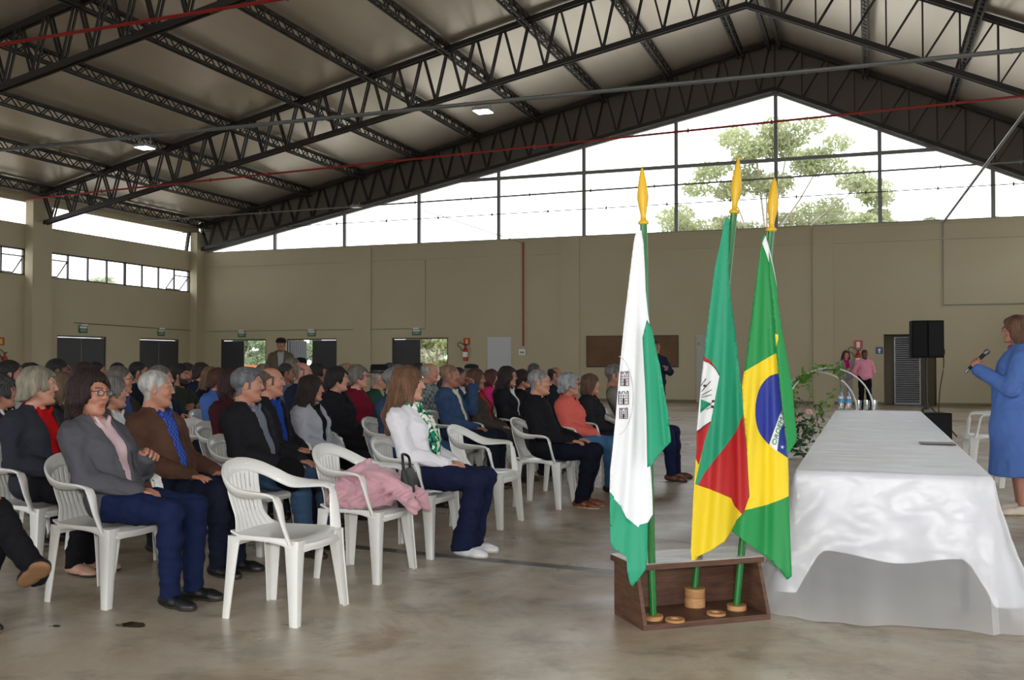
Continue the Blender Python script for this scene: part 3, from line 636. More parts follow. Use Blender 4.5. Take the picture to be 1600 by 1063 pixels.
def hair_geo(style, res, seed=0):
    key = ('h', style, res, seed)
    if key in _hc: return _hc[key]
    s = Sdf((-.24, -.19, -.42), (.17, .19, .19), res)
    f = lambda xs, hs: (lambda X, Y, Z: np.interp(X, xs, hs).astype(np.float32) - Z + 0 * Y)
    if style in ('short', 'crop', 'quiff', 'curly', 'bald'):
        g = {'short': .0075, 'crop': .004, 'quiff': .010, 'curly': .024, 'bald': .003}[style]
        s.ell((-.022, 0, .041), (.097 + g, .0755 + g, .084 + g), .01)
        if style == 'quiff': s.ell((.03, 0, .095), (.055, .05, .03), .03)
        s.cut(f([-.12, -.06, -.022, -.012, .02, .045, .07, .1], [-.075, -.062, -.045, .025, .012, .03, .066, .074]))
        if style == 'bald': s.cut(lambda X, Y, Z: (Z - .062) * .8 + np.maximum(X, -.05) * .5 - .0 + 0 * Y); s.cut(lambda X, Y, Z: X - .035 + 0 * Y + 0 * Z)
        if style == 'curly': s.bump(lambda X, Y, Z: .005 * noise3(X, Y, Z, 130, seed))
        else: s.bump(lambda X, Y, Z: .0012 * np.sin(Y * 330 + 60 * X + 30 * Z + seed) + .0016 * noise3(X, Y, Z, 70, seed))
    else:
        L = {'bob': .13, 'long': .34, 'pixie': .05, 'shoulder': .17, 'fluffy': .09}[style]; g = .030 if style == 'fluffy' else .02
        s.ell((-.018, 0, .034), (.100 + g, .078 + g, .088 + g), .01)
        w = .062 if style != 'long' else .056
        for y in (-1, 1):
            if style == 'long': s.chain([(-.03, y * .05, .02), (-.055, y * .075, -.08), (-.100, y * .100, -.19), (-.120, y * .100, -.30), (-.115, y * .095, -L)], [.05, .046, .042, .036, .022], .04)
            else: s.chain([(-.03, y * .045, .03), (-.05, y * w, -.06), (-.065, y * w, -L)], [.05, .043, .026 if style != 'bob' else .034], .04)
            if style in ('long', 'shoulder', 'bob'): s.chain([(.02, y * .068, .03), (.012, y * .074, -.05), (-.01, y * .07, -L * .95)], [.028, .022, .014], .03)
        s.chain([(-.06, 0, .0), (-.085, 0, -.08), (-.085, 0, -L)] if style != 'long' else [(-.06, 0, .0), (-.100, 0, -.10), (-.145, 0, -.22), (-.155, 0, -L)], [.06, .05, .035] if style != 'long' else [.06, .058, .05, .03], .05)
        # the face, the neck and the inner side stay free of hair
        s.ell((.100, 0, -.035), (.080, .064, .098), .012, 'sub')
        s.ell((.105, .018 if seed % 2 else -.018, .012), (.070, .056, .062), .015, 'sub')
        s.cone((.02, 0, -.08), (-.015, 0, -.42), .060, .060, .01, 'sub')
        if style in ('pixie', 'fluffy'):
            s.cut(f([-.2, -.06, -.02, .0, .02, .05], [-.10, -.09, -.05, -.012, -.02, -.2]))
        s.bump(lambda X, Y, Z: .0026 * np.sin(np.arctan2(Y, X + .02) * 30 + 22 * Z + 2 * np.sin(Z * 40) + seed) + .0042 * noise3(X, Y, Z, 38, seed))
        if style == 'fluffy': s.bump(lambda X, Y, Z: .005 * noise3(X, Y, Z, 85, seed))
    V, Q = s.mesh(); _hc[key] = (V, Q, 0); return _hc[key]

def hand_geo(curl, side, res, spread=0.):
    """wrist at the origin, fingers along +x, palm down, thumb towards side*y"""
    key = ('hand', curl, side, res, spread)
    if key in _hc: return _hc[key]
    s = Sdf((-.05, -.075, -.10), (.21, .085, .05), res)
    ys = [.030, .010, -.011, -.030]; Ls = [.072, .080, .075, .058]
    for i, (y, L) in enumerate(zip(ys, Ls)):
        s.cone((0, y * .55, 0), (.082 - abs(i - 1.2) * .004, y, .002), .015, .0125, .008)
    s.cone((-.05, 0, 0), (.02, 0, -.002), .026, .024, .012)
    for i, (y, L) in enumerate(zip(ys, Ls)):
        p = np.array([.084 - abs(i - 1.2) * .004, y, .002]); a = 0; r = .0098 - .0006 * (i == 3)
        for j, (fr, sc) in enumerate(((.48, .55), (.30, 1.), (.22, .7))):
            a += curl * sc * (1 + .12 * i); yy = spread * (1 - i / 1.5) * .25
            q = p + L * fr * np.array([math.cos(a), yy, -math.sin(a)])
            s.cone(p, q, r, r - .0009, .003); p = q; r -= .0009
    s.chain([(.015, .020, -.006), (.045, .044, -.018), (.068, .050 - curl * .01, -.026 - curl * .01), (.088, .050 - curl * .022, -.030 - curl * .014)], [.017, .0135, .0105, .009], .006)
    V, Q = s.mesh(); V = V.copy(); V[:, 1] *= side
    if side < 0: Q = Q[:, ::-1]
    _hc[key] = (V, Q, 0); return _hc[key]

def frame_to(a, x, up):
    """4x4 whose x axis looks along x and whose z axis is near up, placed at a"""
    x = Vector(x).normalized(); y = Vector(up).cross(x).normalized(); z = x.cross(y)
    return Matrix(((x.x, y.x, z.x, a[0]), (x.y, y.y, z.y, a[1]), (x.z, y.z, z.z, a[2]), (0, 0, 0, 1)))
def tf(V, m):
    m = np.array(m); return V @ m[:3, :3].T + m[:3, 3]

# joints of the poses: forward +x, left +y
ARMS = {
 'lap':    [((-.09, .170, .925), (-.02, .212, .69), (.20, .075, .625)), 'r'],
 'thighs': [((-.09, .170, .925), (-.03, .214, .70), (.24, .125, .625)), 'r'],
 'rest':   [((-.09, .170, .925), (-.08, .235, .74), (.15, .235, .715)), 'r'],
 'folded': [((-.09, .170, .925), (.02, .225, .72), (.17, -.02, .79)), 'r'],
 'face':   [((-.09, .170, .925), (.06, .25, .80), (.15, .15, 1.05)), 'r'],
 'down':   [((-.02, .178, 1.36), (-.03, .245, 1.12), (.05, .245, .88)), 's'],
 'phone':  [((-.02, .162, 1.34), (-.03, .23, 1.10), (.22, .05, 1.12)), 's'],
 'raised': [((-.09, .170, .925), (.0, .215, .70), (.17, .10, .80)), 'r'],
 'crossed':[((-.02, .178, 1.36), (.05, .27, 1.14), (.22, -.02, 1.20)), 's'],
 'behind': [((-.02, .178, 1.35), (-.10, .26, 1.10), (-.14, .06, .93)), 's'],
 'mic':    [((-.02, .164, 1.335), (.06, .23, 1.08), (.30, .06, 1.24)), 's'],
}
def pose_joints(pose, legs, fem, wide):
    if legs == 'stand':
        J = dict(dz=.42, hip=[(0, y * .085, .94) for y in (1, -1)], knee=[(.015, y * .10, .50) for y in (1, -1)], ank=[(-.02, y * .11, .09) for y in (1, -1)])
    else:
        J = dict(dz=0, hip=[(.0, y * .085, .535) for y in (1, -1)])
        if legs == 'flat': J['knee'] = [(.43, y * .105, .525) for y in (1, -1)]; J['ank'] = [(.43, y * .10, .09) for y in (1, -1)]
        if legs == 'wide': J['knee'] = [(.42, y * .17, .525) for y in (1, -1)]; J['ank'] = [(.45, y * .15, .09) for y in (1, -1)]
        if legs == 'back': J['knee'] = [(.43, y * .09, .525) for y in (1, -1)]; J['ank'] = [(.33, y * .08, .09) for y in (1, -1)]
        if legs == 'crossed': J['knee'] = [(.42, .07, .525), (.45, -.02, .66)]; J['ank'] = [(.22, .08, .09), (.62, .10, .33)]
    J['arms'] = []
    for y, p in zip((1, -1), pose if isinstance(pose, tuple) else (pose, pose)):
        J['arms'].append([(a, b * y, c) for a, b, c in ARMS[p][0]])
    return J

def torso(s, J, fem, wide, g, res):
    z = J['dz']; w = wide; k = .06; st = z > 0; fx = .03 if st else 0
    tx = lambda x: x + (.05 if st else 0)
    s.ell((-.02 if not st else 0, 0, .555 + z), (.135 * w + g, .175 * w + g, .115 + g), k)
    s.ell((tx(-.035) + .02 * (w - 1) * 4, 0, .70 + z), (.118 * w * w + g, (.150 if fem else .160) * w + g, .15 + g), k)
    s.ell((tx(-.075), 0, .875 + z), (.115 * w + g, (.146 if fem else .160) * w + g, .150 + g), k)
    s.cone((tx(-.09), -.115, .920 + z), (tx(-.09), .115, .920 + z), .064 + g, .064 + g, .05)
    for y in (-1, 1): s.cone((tx(-.085), y * .02, 1.0 + z), (tx(-.09), y * .125, .945 + z), .050 + g * .6, .042 + g * .8, .05)
    if fem:
        for y in (-1, 1): s.ell((tx(.018), y * .068, .845 + z), (.062 + g, .068 + g, .066 + g), .04)

def arm_prims(s, J, g, end=0.):
    for A in J['arms']:
        a, b, c = [Vector(p) for p in A]; c2 = c + (c - b).normalized() * end
        s.cone(a, b, .056 + g, .045 + g, .035); s.cone(b, c2, .045 + g, .030 + g * 1.1, .02)

def leg_prims(s, J, g, flare=0., wide=1., end=0.):
    for h, kn, an in zip(J['hip'], J['knee'], J['ank']):
        h, kn, an = Vector(h), Vector(kn), Vector(an); a2 = an + (an - kn).normalized() * end
        m = h.lerp(kn, .45); s.chain([h, m, kn], [.080 * wide + g, .072 * wide + g, .056 + g], .03)
        s.chain([kn, kn.lerp(an, .35), a2], [.056 + g, .053 + g, .040 + g + flare], .03)

def bounds(J):
    P = np.array([p for A in J['arms'] for p in A] + J['hip'] + J['knee'] + J['ank'] + [(-.1, 0, 1.12 + J['dz'])])
    return P.min(0) - .2, P.max(0) + .22

def top_geo(pose, legs, fem, wide, style, res, seed=0):
    """outer top, shirt underneath, both as shells of the same figure"""
    key = ('top', pose, legs, fem, wide, style, res)
    if key in _hc: return _hc[key]
    J = pose_joints(pose, legs, fem, wide); lo, hi = bounds(J); z = J['dz']; st = z > 0
    lo[2] = .34 + z if style != 'longcoat' else .27; hi[2] = 1.16 + z
    s = Sdf(lo, hi, res); g = {'jacket': .024, 'sweater': .016, 'puffer': .036, 'longcoat': .024, 'cardigan': .020}[style]
    torso(s, J, fem, wide, g, res); arm_prims(s, J, g, .0)
    tx = .05 if st else 0; ch = []
    for i in range(15):                                   # collar
        a = math.pi * (-1 + i / 7.); ch.append((tx - .085 + .068 * math.cos(a) * (1 if style != 'sweater' else .9), .070 * math.sin(a), 1.022 + z - .032 * math.cos(a)))
    s.chain(ch, [.018 if style != 'sweater' else .013] * 15, .02)
    if style == 'longcoat':
        s.chain([(.0, 0, .95), (0, 0, .75), (.0, 0, .30)], [.18, .205, .235], .08)
        s.cut(lambda X, Y, Z: .33 - Z + 0 * X + 0 * Y)
    elif not st:
        s.cut(lambda X, Y, Z: (X - .07) + .25 * (Z - .56) - np.maximum(Z - .60, 0) * 30 - np.maximum(np.abs(Y) - .2, 0) * 0)
        s.cut(lambda X, Y, Z: .455 - Z + 0 * X + 0 * Y)
    else: s.cut(lambda X, Y, Z: .45 + z - Z + 0 * X + 0 * Y)
    v0 = {'jacket': .60, 'puffer': .93, 'cardigan': .66, 'longcoat': .80, 'sweater': 2}[style] + z
    if style in ('jacket', 'cardigan', 'longcoat'):
        for y in (-1, 1):
            pt = []
            for q_ in range(6):
                zz = v0 + (1.03 + z - v0) * q_ / 5.; yy = .018 + .050 * (q_ / 5.); xx = tx + np.interp(zz - z, [.6, .7, .84, .95, 1.03], [.098, .098, .062 + (.02 if fem else 0), .02, -.03]); pt.append((xx, y * yy, zz))
            s.chain(pt, [.010, .016, .022, .024, .022, .018], .006)
    s.cone((tx - .08, 0, 1.0 + z), (tx - .05, 0, 1.22 + z), .056, .085, .012, 'sub')
    if style in ('jacket', 'puffer', 'cardigan', 'longcoat'):
        def wedge(X, Y, Z):                               # open front, its edges running up to the collar
            wd = np.interp(Z, [v0 - .02, v0, v0 + .12, 1.04 + z, 1.2 + z], [-.03, .016, .042, .068, .09]).astype(np.float32)
            return np.minimum(wd - np.abs(Y - .0), X - (tx - .055))
        s.cut(wedge)
    q = .0042 if style != 'puffer' else .003
    ed_ = (lambda X, Y: 1 - (1 - np.clip(np.abs(Y) / .11 - .5, 0, 1)) * np.clip((X - tx) * 20, 0, 1)) if style in ('jacket', 'cardigan', 'longcoat') else (lambda X, Y: 1.)
    s.bump(lambda X, Y, Z: ed_(X, Y) * (.0085 if style != 'puffer' else .003) * (np.abs(np.sin(40 * (Z + .7 * X) + 2.6 * np.sin(17 * Y + 9 * X) + 2.0 * np.sin(21 * Z + 5 * Y))) - .6) * (.55 + .45 * np.sin(13 * X + 9 * Y + 11 * Z)))
    s.bump(lambda X, Y, Z: ed_(X, Y) * (q * noise3(X, Y, Z, 26, seed + 1) + q * .6 * noise3(X, Y, Z, 55, seed)))
    if style == 'puffer': s.bump(lambda X, Y, Z: .007 * np.abs(np.sin((Z - X * .3) * 52)) + 0 * Y)
    out = [s.mesh()]
    t = Sdf((-.25, -.24, .5 + z), (.22, .24, 1.14 + z), res)
    torso(t, J, fem, wide, .006, res)
    t.chain([(p[0] * .9 - .008, p[1] * .84, p[2] + .012) for p in ch], [.011] * 15, .01); t.chain([(tx + p[0] * .3, p[1], p[2]) for p in ((.0, .055, 1.03 + z), (.03, .028, .985 + z), (.045, .045, .955 + z))], [.012, .012, .010], .006); t.chain([(tx + p[0] * .3, -p[1], p[2]) for p in ((.0, .055, 1.03 + z), (.03, .028, .985 + z), (.045, .045, .955 + z))], [.012, .012, .010], .006)
    t.cone((tx - .08, 0, 1.0 + z), (tx - .045, 0, 1.22 + z), .052, .075, .012, 'sub')
    t.cut(lambda X, Y, Z: .54 + z - Z + 0 * X + 0 * Y)
    out.append(t.mesh()); _hc[key] = out; return out

def bottom_geo(pose, legs, fem, wide, flare, res):
    key = ('bot', legs, fem, wide, flare, res)
    if key in _hc: return _hc[key]
    J = pose_joints(pose, legs, fem, wide); P = np.array(J['hip'] + J['knee'] + J['ank'])
    lo = P.min(0) - .22; hi = P.max(0) + .20; lo[2] = -.02
    s = Sdf(lo, hi, res); z = J['dz']
    s.ell((-.02 if not z else 0, 0, .555 + z), (.145 * wide, .185 * wide, .115), .05)
    leg_prims(s, J, .014, flare, wide, .035)
    s.cut(lambda X, Y, Z: Z - (.66 + z) + 0 * X + 0 * Y); s.cut(lambda X, Y, Z: .045 - Z + 0 * X + 0 * Y)
    s.bump(lambda X, Y, Z: .0035 * noise3(X, Y, Z, 30, 3) + .002 * noise3(X, Y, Z, 62, 1) + .0055 * (np.abs(np.sin(44 * (Z - .6 * X) + 2.5 * np.sin(13 * Y + 9 * Z) + 1.5 * np.sin(15 * X))) - .6))
    _hc[key] = s.mesh(); return _hc[key]

def shoe_geo(heel, res):
    key = ('shoe', heel, res)
    if key in _hc: return _hc[key]
    s = Sdf((-.12, -.07, -.12), (.24, .07, .08), res); h = heel
    s.chain([(-.045, 0, -.045), (.03, 0, -.052), (.11, 0, -.062), (.165, 0, -.066)], [.036, .036, .036, .026], .03)
    s.cone((-.02, 0, -.04), (0, 0, .0), .038, .040, .02); s.ell((.13, 0, -.066), (.05, .043, .024), .02)
    s.cut(lambda X, Y, Z: -.086 - Z + 0 * X + 0 * Y); s.cut(lambda X, Y, Z: Z + .005 - .0 * X + 0 * Y)
    V, Q = s.mesh(); C = V[Q].mean(1); M = np.where(C[:, 2] < -.070, 1, 0); _hc[key] = (V, Q, M); return _hc[key]

def under_geo(pose, legs, fem, wide, res):
    key = ('und', pose, legs, fem, wide, res)
    if key in _hc: return _hc[key]
    J = pose_joints(pose, legs, fem, wide); lo, hi = bounds(J); s = Sdf(lo, hi, res)
    torso(s, J, fem, wide, -.012, res); arm_prims(s, J, -.006); leg_prims(s, J, -.006)
    z = J['dz']; tx = .05 if z else 0
    s.cone((tx - .085, 0, .96 + z), (tx - .06, 0, 1.09 + z), .052, .047, .03)
    _hc[key] = s.mesh(); return _hc[key]
# ------------------------------------------------------------------ white plastic armchairs, facing +x
def interp_path(P, n):
    """Catmull-Rom through the points, n steps each"""
    P = [Vector(p) for p in P]; out = []
    for i in range(len(P) - 1):
        a, b, c, d = P[max(i - 1, 0)], P[i], P[i + 1], P[min(i + 2, len(P) - 1)]
        for k in range(n):
            t = k / n; out.append(.5 * ((2 * b) + (c - a) * t + (2 * a - 5 * b + 4 * c - d) * t * t + (3 * b - a - 3 * c + d) * t ** 3))
    out.append(P[-1]); return out
def make_chair(split=False, m=None):
    m = m or WHITE
    t = thing('plastic_armchair', 'x', 'chair')
    # seat: dished shell with a rolled front and apron
    nx, ny = 16, 14; mb = MB(); V = []
    for i in range(nx + 1):
        u = i / nx; x = -.215 + u * .455; hw = .195 + .038 * math.sin(math.pi * min(1, u * 1.05) * .5)
        if u > .8: hw -= .05 * ((u - .8) / .2) ** 2
        for j in range(ny + 1):
            w = j / ny * 2 - 1; y = w * hw; z = .435 - .020 * (1 - w * w) * math.sin(math.pi * u) + .006 * abs(w) ** 3
            if u > .82: z -= .055 * ((u - .82) / .18) ** 2
            if u < .12: z += .02 * ((.12 - u) / .12)
            V.append(Vector((x - .015 * w * w * (u > .5), y, z)))
    n1 = ny + 1; q = len(V); V2 = [v - Vector((0, 0, .012)) for v in V]
    F = [(i * n1 + j, (i + 1) * n1 + j, (i + 1) * n1 + j + 1, i * n1 + j + 1) for i in range(nx) for j in range(ny)]
    G = [tuple(k + q for k in f[::-1]) for f in F]
    rim = [i * n1 for i in range(nx + 1)] + [nx * n1 + j for j in range(1, n1)] + [i * n1 + ny for i in range(nx - 1, -1, -1)] + [j for j in range(ny - 1, 0, -1)]
    S = [(rim[i], rim[i] + q, rim[(i + 1) % len(rim)] + q, rim[(i + 1) % len(rim)]) for i in range(len(rim))]
    mb.add(V + V2, F + G + S)
    for y in (-1, 1):                                     # apron arching between the legs
        P = interp_path([(-.20, y * .198, .40), (-.14, y * .205, .425), (0, y * .222, .428), (.12, y * .232, .420), (.19, y * .228, .395)], 5)
        mb.sweep([(p, (0, 0, 1), .045 - .022 * math.sin(math.pi * i / (len(P) - 1)), (0, 1, 0), .016) for i, p in enumerate(P)], 8)
    P = interp_path([(.205, -.21, .385), (.232, -.1, .388), (.238, 0, .390), (.232, .1, .388), (.205, .21, .385)], 4)
    mb.sweep([(p, (0, 0, 1), .05 - .02 * math.sin(math.pi * i / (len(P) - 1)), (1, 0, 0), .014) for i, p in enumerate(P)], 8)
    mb.sweep([((-.2, y * .2, .40), (0, 0, 1), .05, (1, 0, 0), .014) for y in (-1, 0, 1)], 8)
    mb.build('seat', m, t, smooth='auto')
    for y in (-1, 1):                                     # legs: open angle sections, splayed and tapering
        for fx in (1, 0):
            mb = MB()
            if fx: a, b = Vector((.175, y * .222, .43)), Vector((.215, y * .262, 0)); wa, wb = .098, .054
            else: a, b = Vector((-.195, y * .190, .43)), Vector((-.225, y * .220, 0)); wa, wb = .088, .048
            secs1, secs2 = [], []
            for k in range(7):
                u = k / 6; c = a.lerp(b, u); w = wa + (wb - wa) * u ** .7
                secs1.append((c + Vector((0, 0, 0)), (1, y * .18, 0), w, (-.18 * y, 1, 0), .017)); secs2.append((c + Vector(((.5 if fx else -.5) * (w - .02), -y * w * .36, 0)), (0, 1, 0), w * .75, (1, 0, 0), .015))
            mb.sweep(secs1, 10); mb.sweep(secs2, 8); mb.build('leg', m, t, smooth='auto')
    # hoop: from the front leg up over the arm and around the back
    half = [(.172, .238, .415), (.150, .262, .52), (.132, .274, .615), (.112, .278, .652), (.06, .277, .664), (-.06, .270, .664), (-.14, .260, .674), (-.21, .236, .708), (-.266, .175, .750), (-.298, .090, .778), (-.307, 0, .788)]
    P = interp_path(half, 5); n = len(P)
    def sec(p, i):
        u = i / (n - 1); y = p.y
        if u < .22: side = (0, 1, 0) if u > .05 else (.2, 1, 0); side = (.75 * (1 - u / .22), 1, 0); up = (1, -.6 * (1 - u / .22), .3); w = .066 - .006 * u
        else: side = (0, 1, 0); up = (0, 0, 1); w = .062
        tt = .022
        if u > .28:
            f = min(1, (u - .28) / .4); rad = Vector((p.x + .02, p.y * 1.1, 0)).normalized(); side = rad * (1 - .62 * f) + Vector((0, 0, 1)) * .9 * f; w = .062 + .018 * f; up = Vector((0, 0, 1)) * (1 - f) - rad * f + Vector((0, 0, .4)) * f; tt = .022
        return side, w, up, tt
    cutk = int(n * .70)
    for y in (1, -1):
        secs = []
        for i, p in enumerate(P[:cutk + 1]):
            sd, w, up, tt = sec(p, i); mv = lambda v: Vector((v[0], v[1] * y, v[2])); secs.append((mv(p), mv(sd), w, mv(up), tt))
        MB().sweep(secs, 12).build('armrest', m, t, smooth='auto')
    mb = MB(); secs = []
    for i, p in list(enumerate(P))[cutk:]:
        sd, w, up, tt = sec(p, i); secs.append((Vector(p), Vector(sd), w, Vector(up), tt))
    for i, p in list(enumerate(P))[cutk:-1][::-1]:
        sd, w, up, tt = sec(p, i); mv = lambda v: Vector((v[0], -v[1], v[2])); secs.append((mv(p), mv(sd), w, mv(up), tt))
    mb.sweep(secs, 12)
    # fan of slats below the hoop
    def bx(z): u = (z - .44) / .35; return -.205 - .095 * u - .018 * math.sin(math.pi * u)
    def hw(z): u = (z - .44) / .35; return (.185 - .055 * min(1, u / .22) if u < .22 else .13 + .028 * (u - .22) / .78)
    def strip(f0, f1, z0, z1, nn=8, th=.011):
        secs = []
        for k in range(nn + 1):
            z = z0 + (z1 - z0) * k / nn; y0, y1 = f0 * hw(z), f1 * hw(z); yc = (y0 + y1) / 2; c = Vector((bx(z) + .10 * yc * yc / .04 * .22, yc, z)); secs.append((c, (.22 * yc / .1 * .5, 1, 0), y1 - y0, (1, 0, .2), th))
        mb.sweep(secs, 8, 6)
    for i in range(6):
        a, b = -.76 + i * .2533 + .026, -.76 + (i + 1) * .2533 - .026; strip(a, b, .52, .76)
    for s_ in (-1, 1): strip(min(s_ * .74, s_), max(s_ * .74, s_), .44, .78)
    for i in range(8):
        a, b = -1 + i * .25, -1 + (i + 1) * .25; strip(a - .01, b + .01, .435, .53, 4); strip(a - .01, b + .01, .735, .79, 3)
        if split: strip(a - .01, b + .01, .615, .655, 2)
    mb.build('backrest', m, t, smooth='auto')
    return t
CHAIRS = {}
def chair(x, y, lab, rz=0., split=False, sc=1., z=0, grp=None):
    if split not in CHAIRS: CHAIRS[split] = o = make_chair(split)
    else:
        first = CHAIRS[split]
        o = first.copy(); COL.objects.link(o)
        for ch in CH_KIDS[split]: c = ch.copy(); COL.objects.link(c); c.parent = o
    if split not in CH_KIDS: CH_KIDS[split] = [q for q in bpy.data.objects if q.parent == o]
    o.location = (x, y, z); o.rotation_euler = (0, 0, rz); o.scale = (sc,) * 3; o['label'] = lab
    o['group'] = grp or 'white plastic armchairs of the audience'; return o
CH_KIDS = {}
# ------------------------------------------------------------------ flags in their wooden stand
GRN = mat('green_pole_paint', (26, 112, 48), .25, coat=.5); YEL = mat('yellow_finial_paint', (228, 182, 36), .4)
WOOD = mat('dark_brown_wood', (104, 72, 54), .55, var=((78, 52, 40), 7), vs=(1, 1, 6), bump=(30, .2), bs=(1, 1, 8)); PINE = mat('pale_turned_wood', (196, 148, 98), .55, var=((176, 126, 78), 14), vs=(1, 1, 5))
MARB = mat('whitish_laminate', (196, 190, 184), .3, var=((150, 140, 134), 5), vs=(1, 3, 1))
P0, P1 = Vector((-1.07, 4.95, 0)), Vector((-.49, 5.40, 0)); ang = math.atan2(P1.y - P0.y, P1.x - P0.x); W = (P1 - P0).length; D = .36
t = thing('flag_stand', 'dark brown wooden box stand holding the three flags, open at the front', 'stand', P0, ang)
MB().prism([(0, 0, 0), (W, 0, 0), (W, D, 0), (0, D, 0)], (0, 0, .03)).build('bottom_board', WOOD, t, bevel=.003)
top = MB().box((-.01, .07, .285), (W + .01, D + .03, .315)).build('top_board', WOOD, t, bevel=.003); MB().box((-.008, .072, .315), (W + .008, D + .028, .319)).build('laminate', MARB, top)
MB().box((0, D - .02, .03), (W, D, .285)).build('back_board', WOOD, t)
for x in (0, W - .02): MB().prism([(x, 0, .03), (x, .09, .285), (x, D - .02, .285), (x, D - .02, .03)], (.02, 0, 0)).build('side_board', WOOD, t)
tm = Matrix.Translation(P0) @ Matrix.Rotation(ang, 4, 'Z'); ti = tm.inverted()
def onbox(u, v, z): p = ti @ ground(u, v, z); return p
poles = [((1019, 965), (1006, 350), (1004, 259), .050), ((1084, 945), (1148, 333), (1156, 240), .13), ((1149, 950), (1206, 361), (1212, 276), .055)]
discs = MB
for i, (b, c, e, hz) in enumerate(poles):
    p = onbox(b[0], b[1], .03); r = .052 if i != 1 else .056; h = hz - .03
    d = MB().lathe([(r, 0), (r, h * .45), (r * .93, h * .5), (r, h * .55), (r, h)] if i == 1 else [(r, 0), (r, h)], (p.x, p.y, .03), 24).build('socket', PINE, t, smooth='auto')
for u, v in ((1053, 968), (1117, 958)):
    p = onbox(u, v, .03); MB().lathe([(.05, 0), (.05, .012), (.024, .012), (.022, .002)], (p.x, p.y, .03), 20).build('socket', PINE, t, smooth='auto')
def flag_pole(i, lab):
    b, c, e, hz = poles[i]; base = ground(b[0], b[1], .03); base.z = hz; d = (base - Vector((0, 0, EYE))).dot(Vector((-math.sin(YAW), math.cos(YAW), 0)))
    q = ground(b[0], b[1], .03); top = at(c[0], c[1], d); tip = at(e[0], e[1], d)
    t = thing('flag_pole', lab, 'flag pole', q); L_ = base - q
    MB().tube([base - q, top - q], .0195, 14).build('shaft', GRN, t, smooth='auto')
    ax = (tip - top).normalized(); l = (tip - top).length; a = ax.orthogonal().normalized(); m = Matrix.Translation(top - q) @ Matrix((a, ax.cross(a), ax)).transposed().to_4x4()
    MB().lathe([(.012, -.004), (.027, 0), (.029, .01), (.024, .018), (.015, .024), (.015, .045), (.019, .07), (.0285, .125), (.030, .145), (.024, .20), (.012, .27), (.0015, l)], n=24, m=m).build('finial', YEL, t, smooth=True)
    return d, t
FD = [flag_pole(0, 'green flag pole with yellow spear tip, left one of the three')[0], flag_pole(1, 'green flag pole with yellow spear tip, middle and tallest one')[0], flag_pole(2, 'green flag pole with yellow spear tip, right one beside the table')[0]]

def cdt_layer(outline, regions, step=5.):
    """triangulates an outline whose colour regions follow the polygons exactly; returns points, triangles, region numbers"""
    def dens(P):
        o = []
        for a, b in zip(P, P[1:] + P[:1]):
            n = max(1, int(math.dist(a, b) / step)); o += [(a[0] + (b[0] - a[0]) * k / n, a[1] + (b[1] - a[1]) * k / n) for k in range(n)]
        return o
    def inside(p, P):
        c = False
        for (x1, y1), (x2, y2) in zip(P, P[1:] + P[:1]):
            if (y1 > p[1]) != (y2 > p[1]) and p[0] < (x2 - x1) * (p[1] - y1) / (y2 - y1) + x1: c = not c
        return c
    verts, edges = [], []
    for P in [outline] + [r for r, _ in regions]:
        D_ = dens(P); o = len(verts); verts += D_; edges += [(o + i, o + (i + 1) % len(D_)) for i in range(len(D_))]
    xs = [p[0] for p in outline]; ys = [p[1] for p in outline]; y = min(ys) + step * .5; k = 0
    while y < max(ys):
        x = min(xs) + (k % 2) * step * .5
        while x < max(xs):
            if inside((x, y), outline): verts.append((x, y))
            x += step
        y += step * .87; k += 1
    r = geometry.delaunay_2d_cdt([Vector(v) for v in verts], edges, [], 0, .35)
    V, F = [tuple(v) for v in r[0]], r[2]; out, mi = [], []
    for f in F:
        c = (sum(V[i][0] for i in f) / 3, sum(V[i][1] for i in f) / 3)
        if not inside(c, outline): continue
        k = 0
        for j, (P, mm) in enumerate(regions):
            if inside(c, P): k = mm
        out.append(tuple(f)); mi.append(k)
    return V, out, mi
def flag(name, lab, d0, layers, mats, marks=(), tip=(700, 190, .17)):
    t = None; mb = MB(); 
    for outline, regions, off, fold, base in layers:
        V, F, mi = cdt_layer(outline, regions); y0 = min(p[1] for p in outline)
        P = [at(u, v, d0 + off + fold(u, v) - tip[2] * min(1, max(0, (v - tip[0]) / tip[1]))) for u, v in V]; o = len(mb.v); mb.v += [tuple(p) for p in P]; mb.f += [tuple(i + o for i in f) for f in F]; mb.m += [m if m else base for m in mi]
    for tri, mm, off in marks:
        V, F = tri; o = len(mb.v); mb.v += [tuple(at(u, v, d0 + off(u, v))) for u, v in V]; mb.f += [tuple(i + o for i in f) for f in F]; mb.m += [mm] * len(F)
    o = mb.build(name, mats, smooth=True, fix=False); s = o.modifiers.new('thickness', 'SOLIDIFY'); s.thickness = .0025; s.offset = 0
    return tag(o, lab, 'flag')
def stroke(pts, w):
    """a drawn line as quads"""
    V, F = [], []
    q = []
    for a, b in zip(pts, pts[1:]): n = max(1, int(math.dist(a, b) / 3)); q += [(a[0] + (b[0] - a[0]) * k / n, a[1] + (b[1] - a[1]) * k / n) for k in range(n)]
    pts = q + [pts[-1]]
    for a, b in zip(pts, pts[1:]):
        dx, dy = b[0] - a[0], b[1] - a[1]; l = math.hypot(dx, dy) or 1; nx, ny = -dy / l * w / 2, dx / l * w / 2; o = len(V)
        V += [(a[0] - nx, a[1] - ny), (b[0] - nx, b[1] - ny), (b[0] + nx, b[1] + ny), (a[0] + nx, a[1] + ny)]; F.append((o, o + 1, o + 2, o + 3))
    return V, F
CL = dict(rough=.6, sheen=.05, bump=(420, .08), bd=.001)
def cloth(name, rgb, **k): q = dict(CL); q.update(k); return mat(name, rgb, **q)
